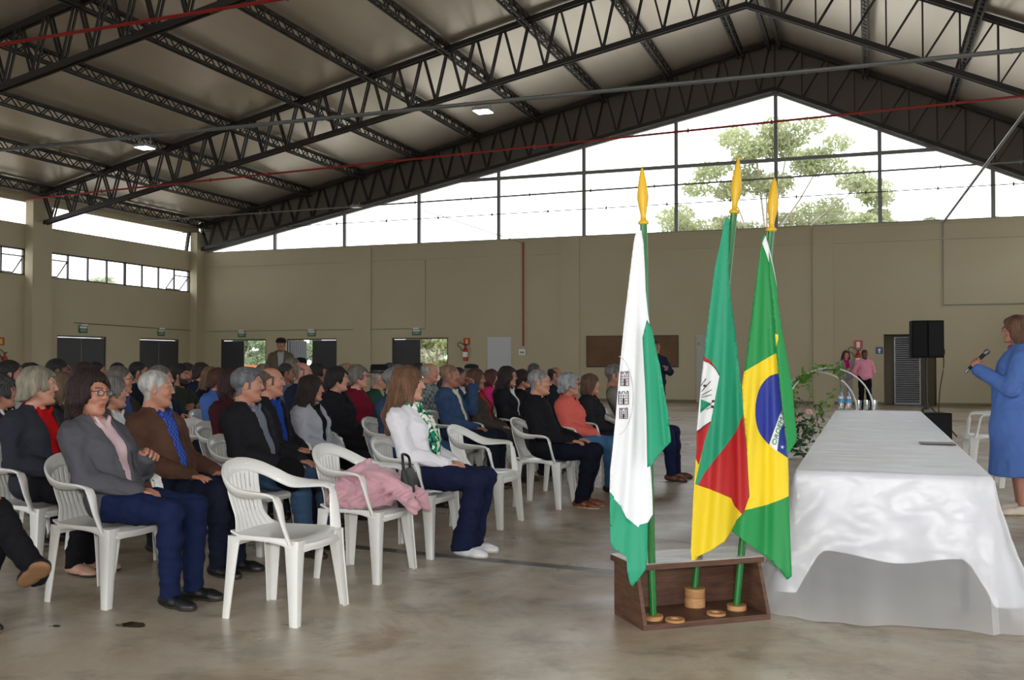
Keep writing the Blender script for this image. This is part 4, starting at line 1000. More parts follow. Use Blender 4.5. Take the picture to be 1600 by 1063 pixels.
F_W, F_G, F_T = cloth('white_flag_cloth', (232, 234, 238)), cloth('leaf_green_flag_cloth', (12, 138, 66)), cloth('teal_green_flag_cloth', (22, 150, 112))
F_Y, F_R, F_B, F_D = cloth('yellow_flag_cloth', (238, 208, 22)), cloth('red_flag_cloth', (184, 28, 32)), cloth('blue_flag_cloth', (36, 52, 148)), cloth('dark_print', (72, 30, 50))
def fold(x0, y0, k, A, ph=0., w=.0):
    """folds that radiate from the tied corner (x0, y0)"""
    def f(u, v):
        h = max(v - y0, 1.); a = (u - x0) / (h + 60.); g = min(1, h / 320.)
        return A * g * (math.sin(k * a + ph + w * h) + .35 * math.sin(2.3 * k * a + 1.7 * ph + .01 * h))
    return f
# left flag: white with green ends
f1 = fold(1000, 358, 62, .020, .4, .002); d = FD[0] - .055
white = [(997, 358), (1003, 360), (1006, 380), (1008, 420), (1009, 453), (1012, 485), (1015, 506), (1008, 528), (1010, 600), (1013, 650), (1014, 713), (1016, 735), (1018, 770), (1019, 803), (1010, 818), (996, 823), (978, 808), (969, 790), (952, 772), (953, 735), (957, 700), (962, 650), (966, 600), (970, 560), (976, 500), (982, 450), (988, 400), (992, 370)]
low = [(952, 768), (970, 788), (982, 806), (997, 820), (1011, 816), (1011, 845), (1010, 876), (1007, 890), (997, 903), (987, 915), (983, 910), (979, 890), (978, 869), (968, 862), (957, 856), (953, 845)]
gr = [(1011, 500), (1019, 515), (1025, 545), (1031, 572), (1037, 610), (1043, 642), (1048, 690), (1030, 709), (1017, 727), (1011, 730), (1010, 650), (1008, 600), (1004, 528)]
shade = fold(1000, 358, 70, .016, 1.2)
castle = []
for (cx, cy, w, h) in ((976, 592, 12, 22), (974, 622, 15, 20), (974, 646, 12, 16)):
    castle.append(stroke([(cx - w / 2, cy + h / 2), (cx - w / 2, cy - h / 2), (cx - w / 2 + 2, cy - h / 2), (cx - w / 2 + 2, cy - h / 2 + 3), (cx - 2, cy - h / 2 + 3), (cx - 2, cy - h / 2), (cx + 2, cy - h / 2), (cx + 2, cy - h / 2 + 3), (cx + w / 2 - 2, cy - h / 2 + 3), (cx + w / 2 - 2, cy - h / 2 - 1), (cx + w / 2, cy - h / 2), (cx + w / 2, cy + h / 2), (cx - w / 2, cy + h / 2)], .9))
    for q in range(1, 4): castle.append(stroke([(cx - w / 2, cy - h / 2 + 3 + q * h / 5), (cx + w / 2, cy - h / 2 + 2.5 + q * h / 5)], .6)); castle.append(stroke([(cx - w / 2 + q * w / 4, cy - h / 2 + 4), (cx - w / 2 + q * w / 4, cy + h / 2)], .5))
    castle.append(stroke([(cx, cy + h / 2), (cx, cy + 1)], 2.6))
ring = [stroke([(985 - 22 + 26 * math.cos(a), 618 + 62 * math.sin(a)) for a in [math.radians(x) for x in range(-80, 81, 8)]], .8)]
flag('flag', 'white and green flag with castle crest, left of the three', d, [
    (low, [], .012, fold(990, 700, 40, .012, 2.), 1), (white, [], 0., f1, 0), (gr, [], -.035, shade, 1)], [F_W, F_T, F_D, cloth('grey_print', (206, 208, 214))],
    [(c, 2, lambda u, v: f1(u, v) - .006) for c in castle] + [(c, 3, lambda u, v: f1(u, v) - .004) for c in ring])
# middle flag: green, red and yellow
f2 = fold(1140, 338, 58, .019, 0., .0); d = FD[1] - .06
out2 = [(1136, 338), (1141, 342), (1140, 380), (1139, 419), (1142, 460), (1147, 505), (1152, 545), (1156, 590), (1160, 630), (1162, 650), (1166, 694), (1172, 750), (1177, 790), (1168, 796), (1160, 804), (1146, 822), (1131, 845), (1108, 860), (1090, 868), (1080, 882), (1078, 860), (1080, 820), (1082, 781), (1085, 740), (1088, 700), (1088, 676), (1092, 631), (1096, 589), (1100, 557), (1103, 525), (1110, 473), (1117, 420), (1126, 380), (1132, 350)]
reg2 = [([(1060, 330), (1190, 330), (1190, 640), (1161, 648), (1149, 675), (1130, 701), (1100, 739), (1090, 758), (1085, 756), (1100, 690), (1106, 661), (1114, 620), (1121, 588), (1112, 567), (1098, 556), (1060, 540)], 1),
    ([(1098, 555), (1112, 566), (1125, 587), (1118, 578), (1108, 567), (1097, 563)], 2),
    ([(1094, 563), (1108, 566), (1118, 577), (1124, 588), (1119, 612), (1110, 659), (1098, 667), (1080, 678)], 3),
    ([(1080, 678), (1098, 667), (1110, 660), (1100, 690), (1091, 727), (1086, 716), (1078, 712)], 2),
    ([(1161, 648), (1149, 675), (1130, 701), (1100, 739), (1089, 758), (1108, 764), (1141, 778), (1146, 790), (1159, 804), (1185, 796), (1185, 640)], 2)]
arc = [stroke([(1100, 564), (1108, 567), (1114, 572), (1119, 578), (1124, 587)], 1.2), stroke([(1090, 676), (1098, 667), (1110, 659)], 1.2)]
for a, b in (((1096, 612), (1110, 596)), ((1095, 603), (1103, 592)), ((1096, 618), (1112, 609)), ((1095, 621), (1112, 617)), ((1095, 640), (1114, 628)), ((1096, 632), (1113, 634)), ((1103, 640), (1114, 635))): arc.append(stroke([a, b], .9))
for c in ((1101, 603), (1114, 627), (1113, 636)): arc.append(stroke([(c[0] - 2, c[1]), (c[0] + 2, c[1])], 3.4))
flag('flag', 'green, red and yellow flag with white emblem, middle one of three', d, [(out2, reg2, 0, f2, 0)], [F_Y, F_T, F_R, F_W, F_D, F_T],
    [(c, 4, lambda u, v: f2(u, v) - .006) for c in arc] + [(([(1095, 624), (1111, 631), (1094, 645)], [(0, 1, 2)]), 1, lambda u, v: f2(u, v) - .003)])
# right flag: green with yellow rhombus and blue disc
f3 = fold(1196, 365, 56, .022, 2.2, -.001); d = FD[2] - .075
out3 = [(1193, 366), (1198, 366), (1202, 395), (1208, 420), (1213, 455), (1215, 490), (1216, 530), (1216, 580), (1221, 640), (1226, 680), (1230, 712), (1231, 744), (1231, 773), (1233, 846), (1235, 899), (1228, 904), (1217, 890), (1198, 871), (1165, 848), (1142, 829), (1150, 812), (1161, 800), (1170, 775), (1166, 700), (1161, 644), (1159, 604), (1161, 589), (1165, 570), (1170, 530), (1176, 483), (1183, 431), (1190, 385)]
reg3 = [([(1140, 585), (1161, 582), (1186, 567), (1216, 550), (1240, 620), (1240, 771), (1217, 781), (1198, 788), (1170, 795), (1140, 800)], 1),
    ([(p.x, p.y) for p in interp_path([(1217, 583, 0), (1201, 589, 0), (1188, 604, 0), (1181, 625, 0), (1179.5, 651, 0), (1185, 675, 0), (1199, 693, 0), (1216, 706, 0), (1232, 717, 0)], 5)] + [(1232, 583)], 2),
    ([(1226, 632), (1216, 652), (1208, 675), (1201, 695), (1213, 706), (1217, 675), (1226, 655)], 3)]
flap = [(1202, 392), (1208, 415), (1214, 446), (1217, 480), (1222, 515), (1227, 545), (1232, 572), (1238, 610), (1241, 650), (1244, 681), (1243, 690), (1229, 712), (1228, 690), (1225, 657), (1221, 631), (1217, 589), (1213, 552), (1211, 520), (1207, 470), (1203, 430)]
slv = [(1192, 380), (1197, 368), (1201, 380), (1206, 400), (1211, 425), (1214.5, 446), (1215, 476), (1212, 470), (1209, 440), (1204, 415), (1198, 396)]
star = [(1221.5 + (3.6 if k % 2 == 0 else 1.5) * math.sin(k * math.pi / 5 + .2), 698.6 - (3.6 if k % 2 == 0 else 1.5) * math.cos(k * math.pi / 5 + .2)) for k in range(10)]
me = text_mesh('ORDEM E', 14.8); tv = []
for v in me.vertices:
    s_ = v.co.x + 30.5; q = s_ / 62.; a = math.radians(62 + 4 * q); bx_ = 1208.3 + s_ * math.cos(a) * .62; by_ = 694.5 - s_ * math.sin(a) * .92
    tv.append((bx_ - v.co.y * math.sin(a) * .62, by_ - v.co.y * math.cos(a) * .9))
tf_ = [tuple(p.vertices) for p in me.polygons]
flag('flag', 'green flag with yellow rhombus and blue disc, right of the three', d, [(slv, [], -.012, lambda u, v: 0, 3), (out3, reg3, 0, f3, 0), (flap, [([(1205, 520), (1216, 523), (1216, 530), (1211, 548), (1205, 548)], 1)], -.026, fold(1200, 380, 50, .012, .5), 0)], [F_G, F_Y, F_B, F_W, F_G],
    [((tv, tf_), 4, lambda u, v: f3(u, v) - .004), ((star, [tuple(range(10))]), 3, lambda u, v: f3(u, v) - .004)])

# ------------------------------------------------------------------ the long covered table
TX0, TX1, TY0, TY1, TZ = -.37, .60, 5.78, 13.1, .745
for i in range(3):
    y0 = TY0 + .02 + i * (TY1 - TY0) / 3; y1 = TY0 + (i + 1) * (TY1 - TY0) / 3 - .02
    t = thing('folding_table', 'long table hidden under the white cloth, %s from the camera' % ('first', 'second', 'third')[i], 'table', ((TX0 + TX1) / 2, (y0 + y1) / 2, 0)); w, l = (TX1 - TX0) / 2 - .03, (y1 - y0) / 2
    MB().box((-w, -l, .70), (w, l, .728)).build('tabletop', mat('brown_tabletop', (120, 96, 72), .5), t)
    for x in (-1, 1):
        for y in (-1, 1): MB().bar((x * (w - .08), y * (l - .15), 0), (x * (w - .08), y * (l - .15), .70), .04, .04).build('leg', STEEL, t)
def hang(name, lab, hem, flare, mats, off, seed, foldA, nT=26):
    """cloth lying on the table and falling over its edges; hem(s) gives the height of the lower edge"""
    r = .03; x0, x1, y0, y1 = TX0 - off, TX1 + off, TY0 - off, TY1 + off; per = []; st = .035
    def edge(a, b, nrm, side):
        L_ = math.dist(a, b); n = int(L_ / st)
        for k in range(n): per.append(((a[0] + (b[0] - a[0]) * k / n, a[1] + (b[1] - a[1]) * k / n), nrm, side, k / n))
    def corner(c, a0, side):
        for k in range(7): a = a0 + math.pi / 2 * k / 7; per.append((c, (math.cos(a), math.sin(a)), side, k / 7))
    edge((x0, y0), (x1, y0), (0, -1), 'near'); corner((x1, y0), -math.pi / 2, 'c'); edge((x1, y0), (x1, y1), (1, 0), 'right'); corner((x1, y1), 0, 'c2')
    edge((x1, y1), (x0, y1), (0, 1), 'far'); corner((x0, y1), math.pi / 2, 'c2'); edge((x0, y1), (x0, y0), (-1, 0), 'left'); corner((x0, y0), math.pi, 'c')
    V, F = [], []; n = len(per); zt = TZ + off
    for j in range(nT + 1):
        t_ = j / nT
        for i, (p, nr, side, u) in enumerate(per):
            zh = hem(p, side, u); z = zt - (zt - zh) * t_; drop = (zt - z) / .75
            if j == 0: q = Vector((p[0], p[1], zt))
            else:
                s_ = i * st; fo = foldA * drop * (math.sin(s_ * 21 + seed + 2 * math.sin(s_ * 3.1)) + .6 * math.sin(s_ * 9.3 + seed * 2))
                g_ = mnoise(Vector((s_ * 2.4 + z * 2.6, z * 4.6 - s_ * 1.9, 3.))); wr = ((.034 if nT > 20 and off < .006 else .016) * (abs(g_) ** .8 - .3) + .006 * mnoise(Vector((s_ * 9, z * 12, 5.)))) * min(1, t_ * 4)
                o_ = .012 + flare(side, u) * drop ** 1.35 + fo + wr; q = Vector((p[0] + nr[0] * o_, p[1] + nr[1] * o_, z))
            V.append(q)
    for j in range(nT):
        for i in range(n): a = j * n + i; b = j * n + (i + 1) % n; F.append((a, a + n, b + n, b))
    nx, ny = 20, 240; o = len(V)                        # the lying part, slightly rumpled
    for a in range(nx + 1):
        for b in range(ny + 1):
            x = x0 + (x1 - x0) * a / nx; y = y0 + (y1 - y0) * b / ny; e = min(1, min(a, nx - a, b, ny - b) / 1.5); V.append(Vector((x, y, zt + e * (.0075 + .008 * mnoise(Vector((x * 1.6, y * 7, 2.))) + .004 * mnoise(Vector((x * 4, y * 17, 2.)))))))
    for a in range(nx):
        for b in range(ny): q = o + a * (ny + 1) + b; F.append((q, q + ny + 1, q + ny + 2, q + 1))
    ob = MB().add(V, F).build(name, mats, smooth='auto'); ob.data.polygons.foreach_set('use_smooth', [True] * len(ob.data.polygons)); return tag(ob, lab, 'tablecloth')
SAT = mat('white_satin', (214, 214, 220), .34, .0, spec=.9, bump=(5, .5), bd=.03, bs=(1, 1, 1.5))
def hem1(p, side, u):
    if side == 'near': return .305 + .02 * math.sin(u * 9) - .20 * max(0, 1 - u / .13) - .20 * max(0, 1 - (1 - u) / .13)
    if side == 'c': return .10
    return .26 + .04 * math.sin(p[1] * 5)
hang('tablecloth', 'white satin cloth under the sheer one, its hem halfway down the table end', hem1, lambda s_, u: .16 if s_ == 'near' else (.18 if s_ == 'c' else .07), SAT, .004, 2., .008)
org = bpy.data.materials.new('white_organza'); org.use_nodes = True; N = org.node_tree.nodes; L = org.node_tree.links; b = N['Principled BSDF']
b.inputs['Base Color'].default_value = (.86, .87, .9, 1); b.inputs['Roughness'].default_value = .28; b.inputs['Sheen Weight'].default_value = .4
tr = N.new('ShaderNodeBsdfTransparent'); tl = N.new('ShaderNodeBsdfTranslucent'); tl.inputs[0].default_value = (.8, .82, .86, 1); m1 = N.new('ShaderNodeMixShader'); m1.inputs[0].default_value = .25; m2 = N.new('ShaderNodeMixShader'); lw = N.new('ShaderNodeLayerWeight'); lw.inputs[0].default_value = .35
mr = N.new('ShaderNodeMapRange'); mr.inputs['To Min'].default_value = .68; mr.inputs['To Max'].default_value = .06; L.new(lw.outputs['Facing'], mr.inputs[0])
L.new(b.outputs[0], m1.inputs[1]); L.new(tl.outputs[0], m1.inputs[2]); L.new(mr.outputs[0], m2.inputs[0]); L.new(m1.outputs[0], m2.inputs[1]); L.new(tr.outputs[0], m2.inputs[2]); L.new(m2.outputs[0], N['Material Output'].inputs[0])
hang('tablecloth', 'sheer white organza cloth falling from the long table to the floor', lambda p, s_, u: .004, lambda s_, u: (.30 + .04 * math.sin(u * 7)) if s_ == 'near' else (.26 if s_ == 'c' else .10), org, .009, 5., .020)
# things on the table
def bottle(u, lab):
    p = at(u, 0, 12.6); t = thing('water_bottle', lab, 'bottle', (p.x, p.y, TZ + .017), 0, 'water bottles on the far table end')
    PL = glass_mat('clear_plastic', (.93, .97, .98), .22, .12)
    MB().lathe([(.030, 0), (.034, .01), (.034, .06), (.031, .075), (.034, .09), (.034, .15), (.024, .19), (.013, .21), (.013, .222)], n=18).build('body', PL, t, smooth='auto')
    MB().lathe([(.0355, .088), (.0355, .135)], n=18).build('label_band', mat('blue_bottle_label', (52, 150, 205), .4), t); MB().lathe([(.016, .215), (.016, .238), (.014, .24)], n=14).build('cap', mat('blue_cap', (40, 110, 190), .4), t)
bottle(1313.5, 'small water bottle with blue label, the left one'); bottle(1325, 'small water bottle with blue label, the right one beside the glasses')
def tumbler(u, lab):
    p = at(u, 0, 12.35); t = thing('glass_tumbler', lab, 'glass', (p.x, p.y, TZ + .017), 0, 'empty glasses on the far table end'); G = glass_mat('tumbler_glass', (.97, .985, .985), .09, .03)
    MB().lathe([(.030, 0), (.036, .005), (.040, .12), (.0385, .12), (.034, .012), (.001, .011)], n=18).build('body', G, t, smooth='auto')
for u, w in ((1341, 'left'), (1354, 'middle'), (1366, 'right')): tumbler(u, 'empty glass tumbler, the %s one of three on the table' % w)
p = ground(1463, 698, TZ); t = thing('folder', 'thin dark brown folder lying on the long white table', 'folder', (p.x, p.y, TZ + .018), R(3)); MB().box((-.115, -.09, 0), (.115, .09, .010)).build('cover', mat('dark_brown_folder', (58, 44, 38), .4), t, bevel=.002); MB().box((-.10, -.088, .0102), (.10, -.06, .0125)).build('clip', GREYM, t)

# ------------------------------------------------------------------ hoop with flowers behind the table
c = at(1296, 650, 14.3); t = thing('flower_hoop', 'white wire hoop stand with green vines and pale roses behind the table', 'flower arrangement', (c.x, c.y, 0), YAW)
WIRE = mat('white_wire', (214, 216, 216), .35); LV = mat('vine_leaf', (94, 140, 48), .5, trans=.25); LD = mat('dark_leaf', (44, 74, 40), .5, trans=.2); ROSE = mat('pale_rose', (206, 168, 160), .6)
for r, y, tz in ((.63, 0, 0.), (.57, .12, .14)):
    pts = [(r * math.cos(a) - tz, y, .645 + r * math.sin(a)) for a in [2 * math.pi * k / 48 for k in range(49)]]; MB().tube(pts, .012, 8, cap=False).build('hoop', WIRE, t, smooth=True)
MB().bar((-.4, -.15, .015), (.4, -.15, .015), .03, .03).bar((-.4, .25, .015), (.4, .25, .015), .03, .03).bar((0, -.15, .015), (0, .25, .015), .03, .03).build('base', STEEL, t)
rnd = random.Random(8)
def leaves(path, n, size, spread, m, name):
    mb = MB(); mb.tube(path, .004, 5)
    for _ in range(n):
        k = rnd.random() * (len(path) - 1); i = int(k); p = Vector(path[i]).lerp(Vector(path[min(i + 1, len(path) - 1)]), k - i) + Vector([rnd.gauss(0, spread) for _ in range(3)])
        a = Vector((rnd.gauss(0, 1), rnd.gauss(0, .6), rnd.gauss(-.3, 1))).normalized(); b = a.orthogonal().normalized(); q = size * rnd.uniform(.6, 1.2); f = a.cross(b) * .2 * q
        mb.add([p - a * q, p - a * .3 * q + b * .55 * q + f, p + a * q, p - a * .3 * q - b * .55 * q + f, p], [(0, 1, 4), (1, 2, 4), (2, 3, 4), (3, 0, 4)])
    return tag(mb.build(name, m, t, fix=False), kind='stuff')
arcp = lambda a, r=.63: (r * math.cos(R(a)), 0, .645 + r * math.sin(R(a)))
leaves([arcp(a) for a in range(70, 175, 8)], 130, .052, .04, LV, 'vine'); leaves([arcp(120, .6), (-.32, -.02, 1.15), (-.30, 0, 1.02), (-.28, 0, .85)], 26, .036, .03, LV, 'vine'); leaves([arcp(85, .62), (.12, -.02, 1.2), (.14, 0, 1.1)], 14, .036, .02, LV, 'vine'); leaves([arcp(160, .6), (-.55, 0, .8), (-.5, 0, .7)], 18, .036, .03, LV, 'vine')
leaves([(-.45, -.05, .15), (-.30, -.05, .45), (-.12, -.05, .72), (.05, -.05, .98)], 46, .05, .05, LV, 'spray'); leaves([(-.65, -.05, .1), (-.45, -.05, .35), (-.22, -.05, .55)], 170, .055, .12, LD, 'spray'); leaves([(-.55, 0, .3), (-.5, 0, .6), (-.42, 0, .78)], 40, .035, .06, LD, 'spray')
for (x, z, q) in ((-.34, .62, .075), (-.48, .52, .06), (-.22, .50, .05), (-.58, .36, .05)):
    mb = MB()
    for k in range(4):
        r = q * (1 - k * .2)
        for j in range(6):
            a = j * math.pi / 3 + k * .5; cx = Vector((x + r * .4 * math.cos(a), -.10, z + r * .4 * math.sin(a))); mb.lathe([(.001, 0), (r * .5, r * .2), (r * .45, r * .5), (r * .3, r * .6)], cx, 7)
    mb.build('rose', ROSE, t, smooth=True)
# ------------------------------------------------------------------ loudspeaker, its stand, the subwoofer
c = ground(1446, 690); BK = mat('black_speaker_cabinet', (14, 14, 16), .7, spec=.15); GRL = mat('black_grille', (16, 16, 18), .6, 0., spec=.2, bump=(300, .5), bd=.004)
dS = 18.; c = at(1447, 567, dS); c.z = 0
t = thing('speaker_stand', 'black tripod stand under the loudspeaker beyond the table', 'speaker stand', c, YAW)
MB().tube([(0, 0, .55), (0, 0, 1.50)], .019, 12).build('pole', STEEL, t, smooth='auto'); MB().lathe([(.035, .50), (.035, .62)], n=14).build('collar', STEEL, t)
for k in range(3):
    a = R(100 + 120 * k); l = MB().tube([(.03 * math.cos(a), .03 * math.sin(a), .60), (.50 * math.cos(a), .50 * math.sin(a), .02)], .014, 8).build('leg', STEEL, t); MB().tube([(.0, 0, .40), (.30 * math.cos(a), .30 * math.sin(a), .27)], .008, 6).build('brace', STEEL, t)
t = thing('loudspeaker', 'black loudspeaker on the tripod stand before the recessed door', 'loudspeaker', (c.x, c.y, 1.44), YAW + R(-12)); w, h = .27, .67
MB().prism([(-w, .10, 0), (-w, -.16, 0), (-.02, -.24, 0), (w, -.20, 0), (w, .08, 0), (.12, .24, 0), (-.14, .24, 0)], (0, 0, h)).build('cabinet', BK, t, bevel=.01)
MB().prism([(-w + .02, -.165, .03), (-.03, -.25, .03), (-.03, -.262, .03), (-w + .02, -.18, .03)], (0, 0, h - .06)).build('grille', GRL, t); MB().prism([(.0, -.245, .03), (w - .02, -.208, .03), (w - .02, -.222, .03), (.0, -.26, .03)], (0, 0, h - .06)).build('grille', GRL, t)
MB().box((w, -.06, .06), (w + .04, .04, .15)).build('handle', STEEL, t)
q = at(1447, 567, 18.4); t = thing('subwoofer', 'black box speaker on the floor behind the far table end', 'loudspeaker', (at(1455, 567, 17.0).x, at(1455, 567, 17.0).y, 0), YAW)
MB().box((-.33, -.25, .02), (.24, .25, .50)).build('cabinet', BK, t, bevel=.012); MB().box((-.30, -.262, .05), (.21, -.25, .47)).build('grille', GRL, t)
for x in (-.3, .2): MB().box((x - .02, -.2, 0), (x + .02, .2, .02)).build('foot', STEEL, t)
cbl = [at(1474, 553, dS - .1), at(1474, 575, dS - .1), at(1468, 610, dS - .2), at(1466, 650, dS - .3), at(1470, 676, dS - .4), at(1466, 682, dS - .5)]; cbl[-1].z = .012; cbl[-2].z = .08
tag(MB().tube(interp_path(cbl, 6), .010, 6).build('speaker_cable', STEEL, smooth=True), 'black cable hanging from the loudspeaker to the floor', 'cable')

# ------------------------------------------------------------------ pink jacket and black bag on the front chair
s = Sdf((-.30, -.30, .36), (.50, .34, .84), .008)
s.chain([(-.10, -.16, .50), (-.08, .0, .56), (-.04, .16, .54)], [.085, .10, .085], .06); s.chain([(.02, -.18, .50), (.08, -.1, .60), (.10, .10, .60)], [.07, .07, .07], .05)
s.chain([(.06, -.20, .50), (.10, .0, .48), (.08, .20, .50)], [.07, .06, .07], .05); s.chain([(.0, .12, .62), (.0, -.02, .66), (-.05, -.14, .62)], [.06, .055, .055], .05)
s.chain([(.16, -.04, .60), (.26, .0, .52), (.32, .04, .43)], [.045, .05, .035], .04); s.chain([(.18, .12, .58), (.30, .14, .48), (.34, .16, .42)], [.05, .05, .03], .04)
s.cut(lambda X, Y, Z: .447 - Z + 0 * X + np.where(X > .235, -.06, 0) + 0 * Y)
s.bump(lambda X, Y, Z: .010 * np.sin(X * 60 + 20 * Y + 4 * np.sin(Z * 30)) * np.sin(Z * 28 + 3) + .006 * noise3(X, Y, Z, 55, 2))
V, Q = s.mesh(); me = np_mesh('pink_jacket', [(V, Q, 0)]); me.materials[0] = mat('dusty_pink_cloth', (204, 156, 166), .85, sheen=.4, bump=(160, .2), bd=.003)
o = bpy.data.objects.new('pink_jacket', me); COL.objects.link(o); o.location = (-3.03, 5.70, .0); tag(o, 'dusty pink jacket heaped on the empty front row armchair', 'jacket')
t = thing('handbag', 'black leather handbag beside the pink jacket on the armchair', 'handbag', (-2.80, 5.86, .43), R(12)); LE = mat('black_leather', (16, 16, 18), .42, spec=.3, bump=(40, .3), bd=.004)
MB().sweep([((0, 0, .0), (1, 0, 0), .12, (0, 1, 0), .30), ((0, 0, .05), (1, 0, 0), .13, (0, 1, 0), .31), ((.0, 0, .14), (1, 0, 0), .085, (0, 1, 0), .28), ((-.02, 0, .235), (1, 0, 0), .03, (0, 1, 0), .25)], 20, 4).build('body', LE, t, smooth='auto')
MB().tube(interp_path([(-.02, -.09, .22), (-.03, -.08, .30), (-.05, 0, .325), (-.03, .08, .30), (-.02, .09, .22)], 5), .009, 8).build('strap', LE, t, smooth=True)
# ------------------------------------------------------------------ people
SKIN = {'fair': (200, 146, 124), 'light': (180, 126, 103), 'tan': (148, 100, 80), 'dark': (92, 60, 48)}
def skin(tone):
    c = SKIN[tone]; lip = (int(c[0] * .88), int(c[1] * .66), int(c[2] * .68))
    return mat('skin_' + tone, c, .5, sss=.12, bump=(90, .12), bd=.002), mat('lips_' + tone, lip, .4)
EYEW, IRIS = mat('eye_white', (196, 188, 180), .2), mat('iris', (34, 24, 20), .15)
def hairm(rgb, rgb2=None): return mat('hair', rgb, .55, var=(rgb2 or tuple(int(x * .72) for x in rgb), 22), vs=(1, 1, .25), bump=(110, 1.), bs=(1, 2.2, .2), bd=.014, spec=.35)
FAB = lambda name, rgb, **k: mat(name, rgb, .85, **dict(dict(bump=(70, .3), bd=.007, spec=.12), **k))
def glasses(root, Mh, rgb=(30, 26, 26), thin=False):
    m = mat('glasses_frame', rgb, .35, .4 if thin else 0); mb = MB(); r = .0011 if thin else .0022
    for y in (-1, 1):
        pts = [(.104 - .006 * abs(math.sin(a)) * 0, y * .032 + .0215 * math.cos(a), .006 + .0155 * math.sin(a)) for a in [2 * math.pi * k / 16 for k in range(17)]]
        mb.tube(pts, r, 6, cap=False); mb.tube([(.103, y * .053, .012), (.09, y * .070, .014), (.01, y * .0835, .012), (-.012, y * .0845, .004)], r * .9, 5)
    mb.tube([(.105, -.011, .010), (.110, 0, .013), (.105, .011, .010)], r, 5)
    o = mb.build('glasses', m, root, smooth=True); o.matrix_local = Mh
    ln = MB()
    for y in (-1, 1): ln.add([(.104, y * .032 + .020 * math.cos(a), .006 + .0145 * math.sin(a)) for a in [2 * math.pi * k / 14 for k in range(14)]], [tuple(range(14))])
    ln.build('lens', glass_mat('spectacle_lens', (.95, .96, .96), .07, .03), o)
def hat(root, Mh, kind, rgb):
    m = FAB('hat_cloth', rgb); mb = MB()
    if kind == 'cap':
        mb.lathe([(.104, .045), (.106, .07), (.098, .105), (.075, .132), (.03, .145), (.002, .147)], (-.012, 0, 0), 24); vis = []
        for k in range(9): a = R(-60 + 15 * k); vis.append((.085 + .09 * math.cos(a) * 1, .085 * math.sin(a), .052 - .012 * math.cos(a)))
        mb.prism(vis, (0, 0, .006))
    elif kind == 'fedora': mb.lathe([(.155, .062), (.158, .066), (.15, .069), (.106, .066), (.104, .11), (.098, .148), (.085, .158), (.03, .148), (.002, .146)], (-.012, 0, 0), 28)
    else: mb.lathe([(.104, .05), (.118, .062), (.122, .080), (.10, .108), (.05, .122), (.002, .124)], (.004, 0, 0), 24)
    o = mb.build('hat', m, root, smooth=True); o.matrix_local = Mh
    if kind == 'fedora': MB().lathe([(.1065, .068), (.1065, .092)], (-.012, 0, 0), 28).build('hat_band', mat('hat_band', (12, 12, 12), .4), o)
NP_ = [0]
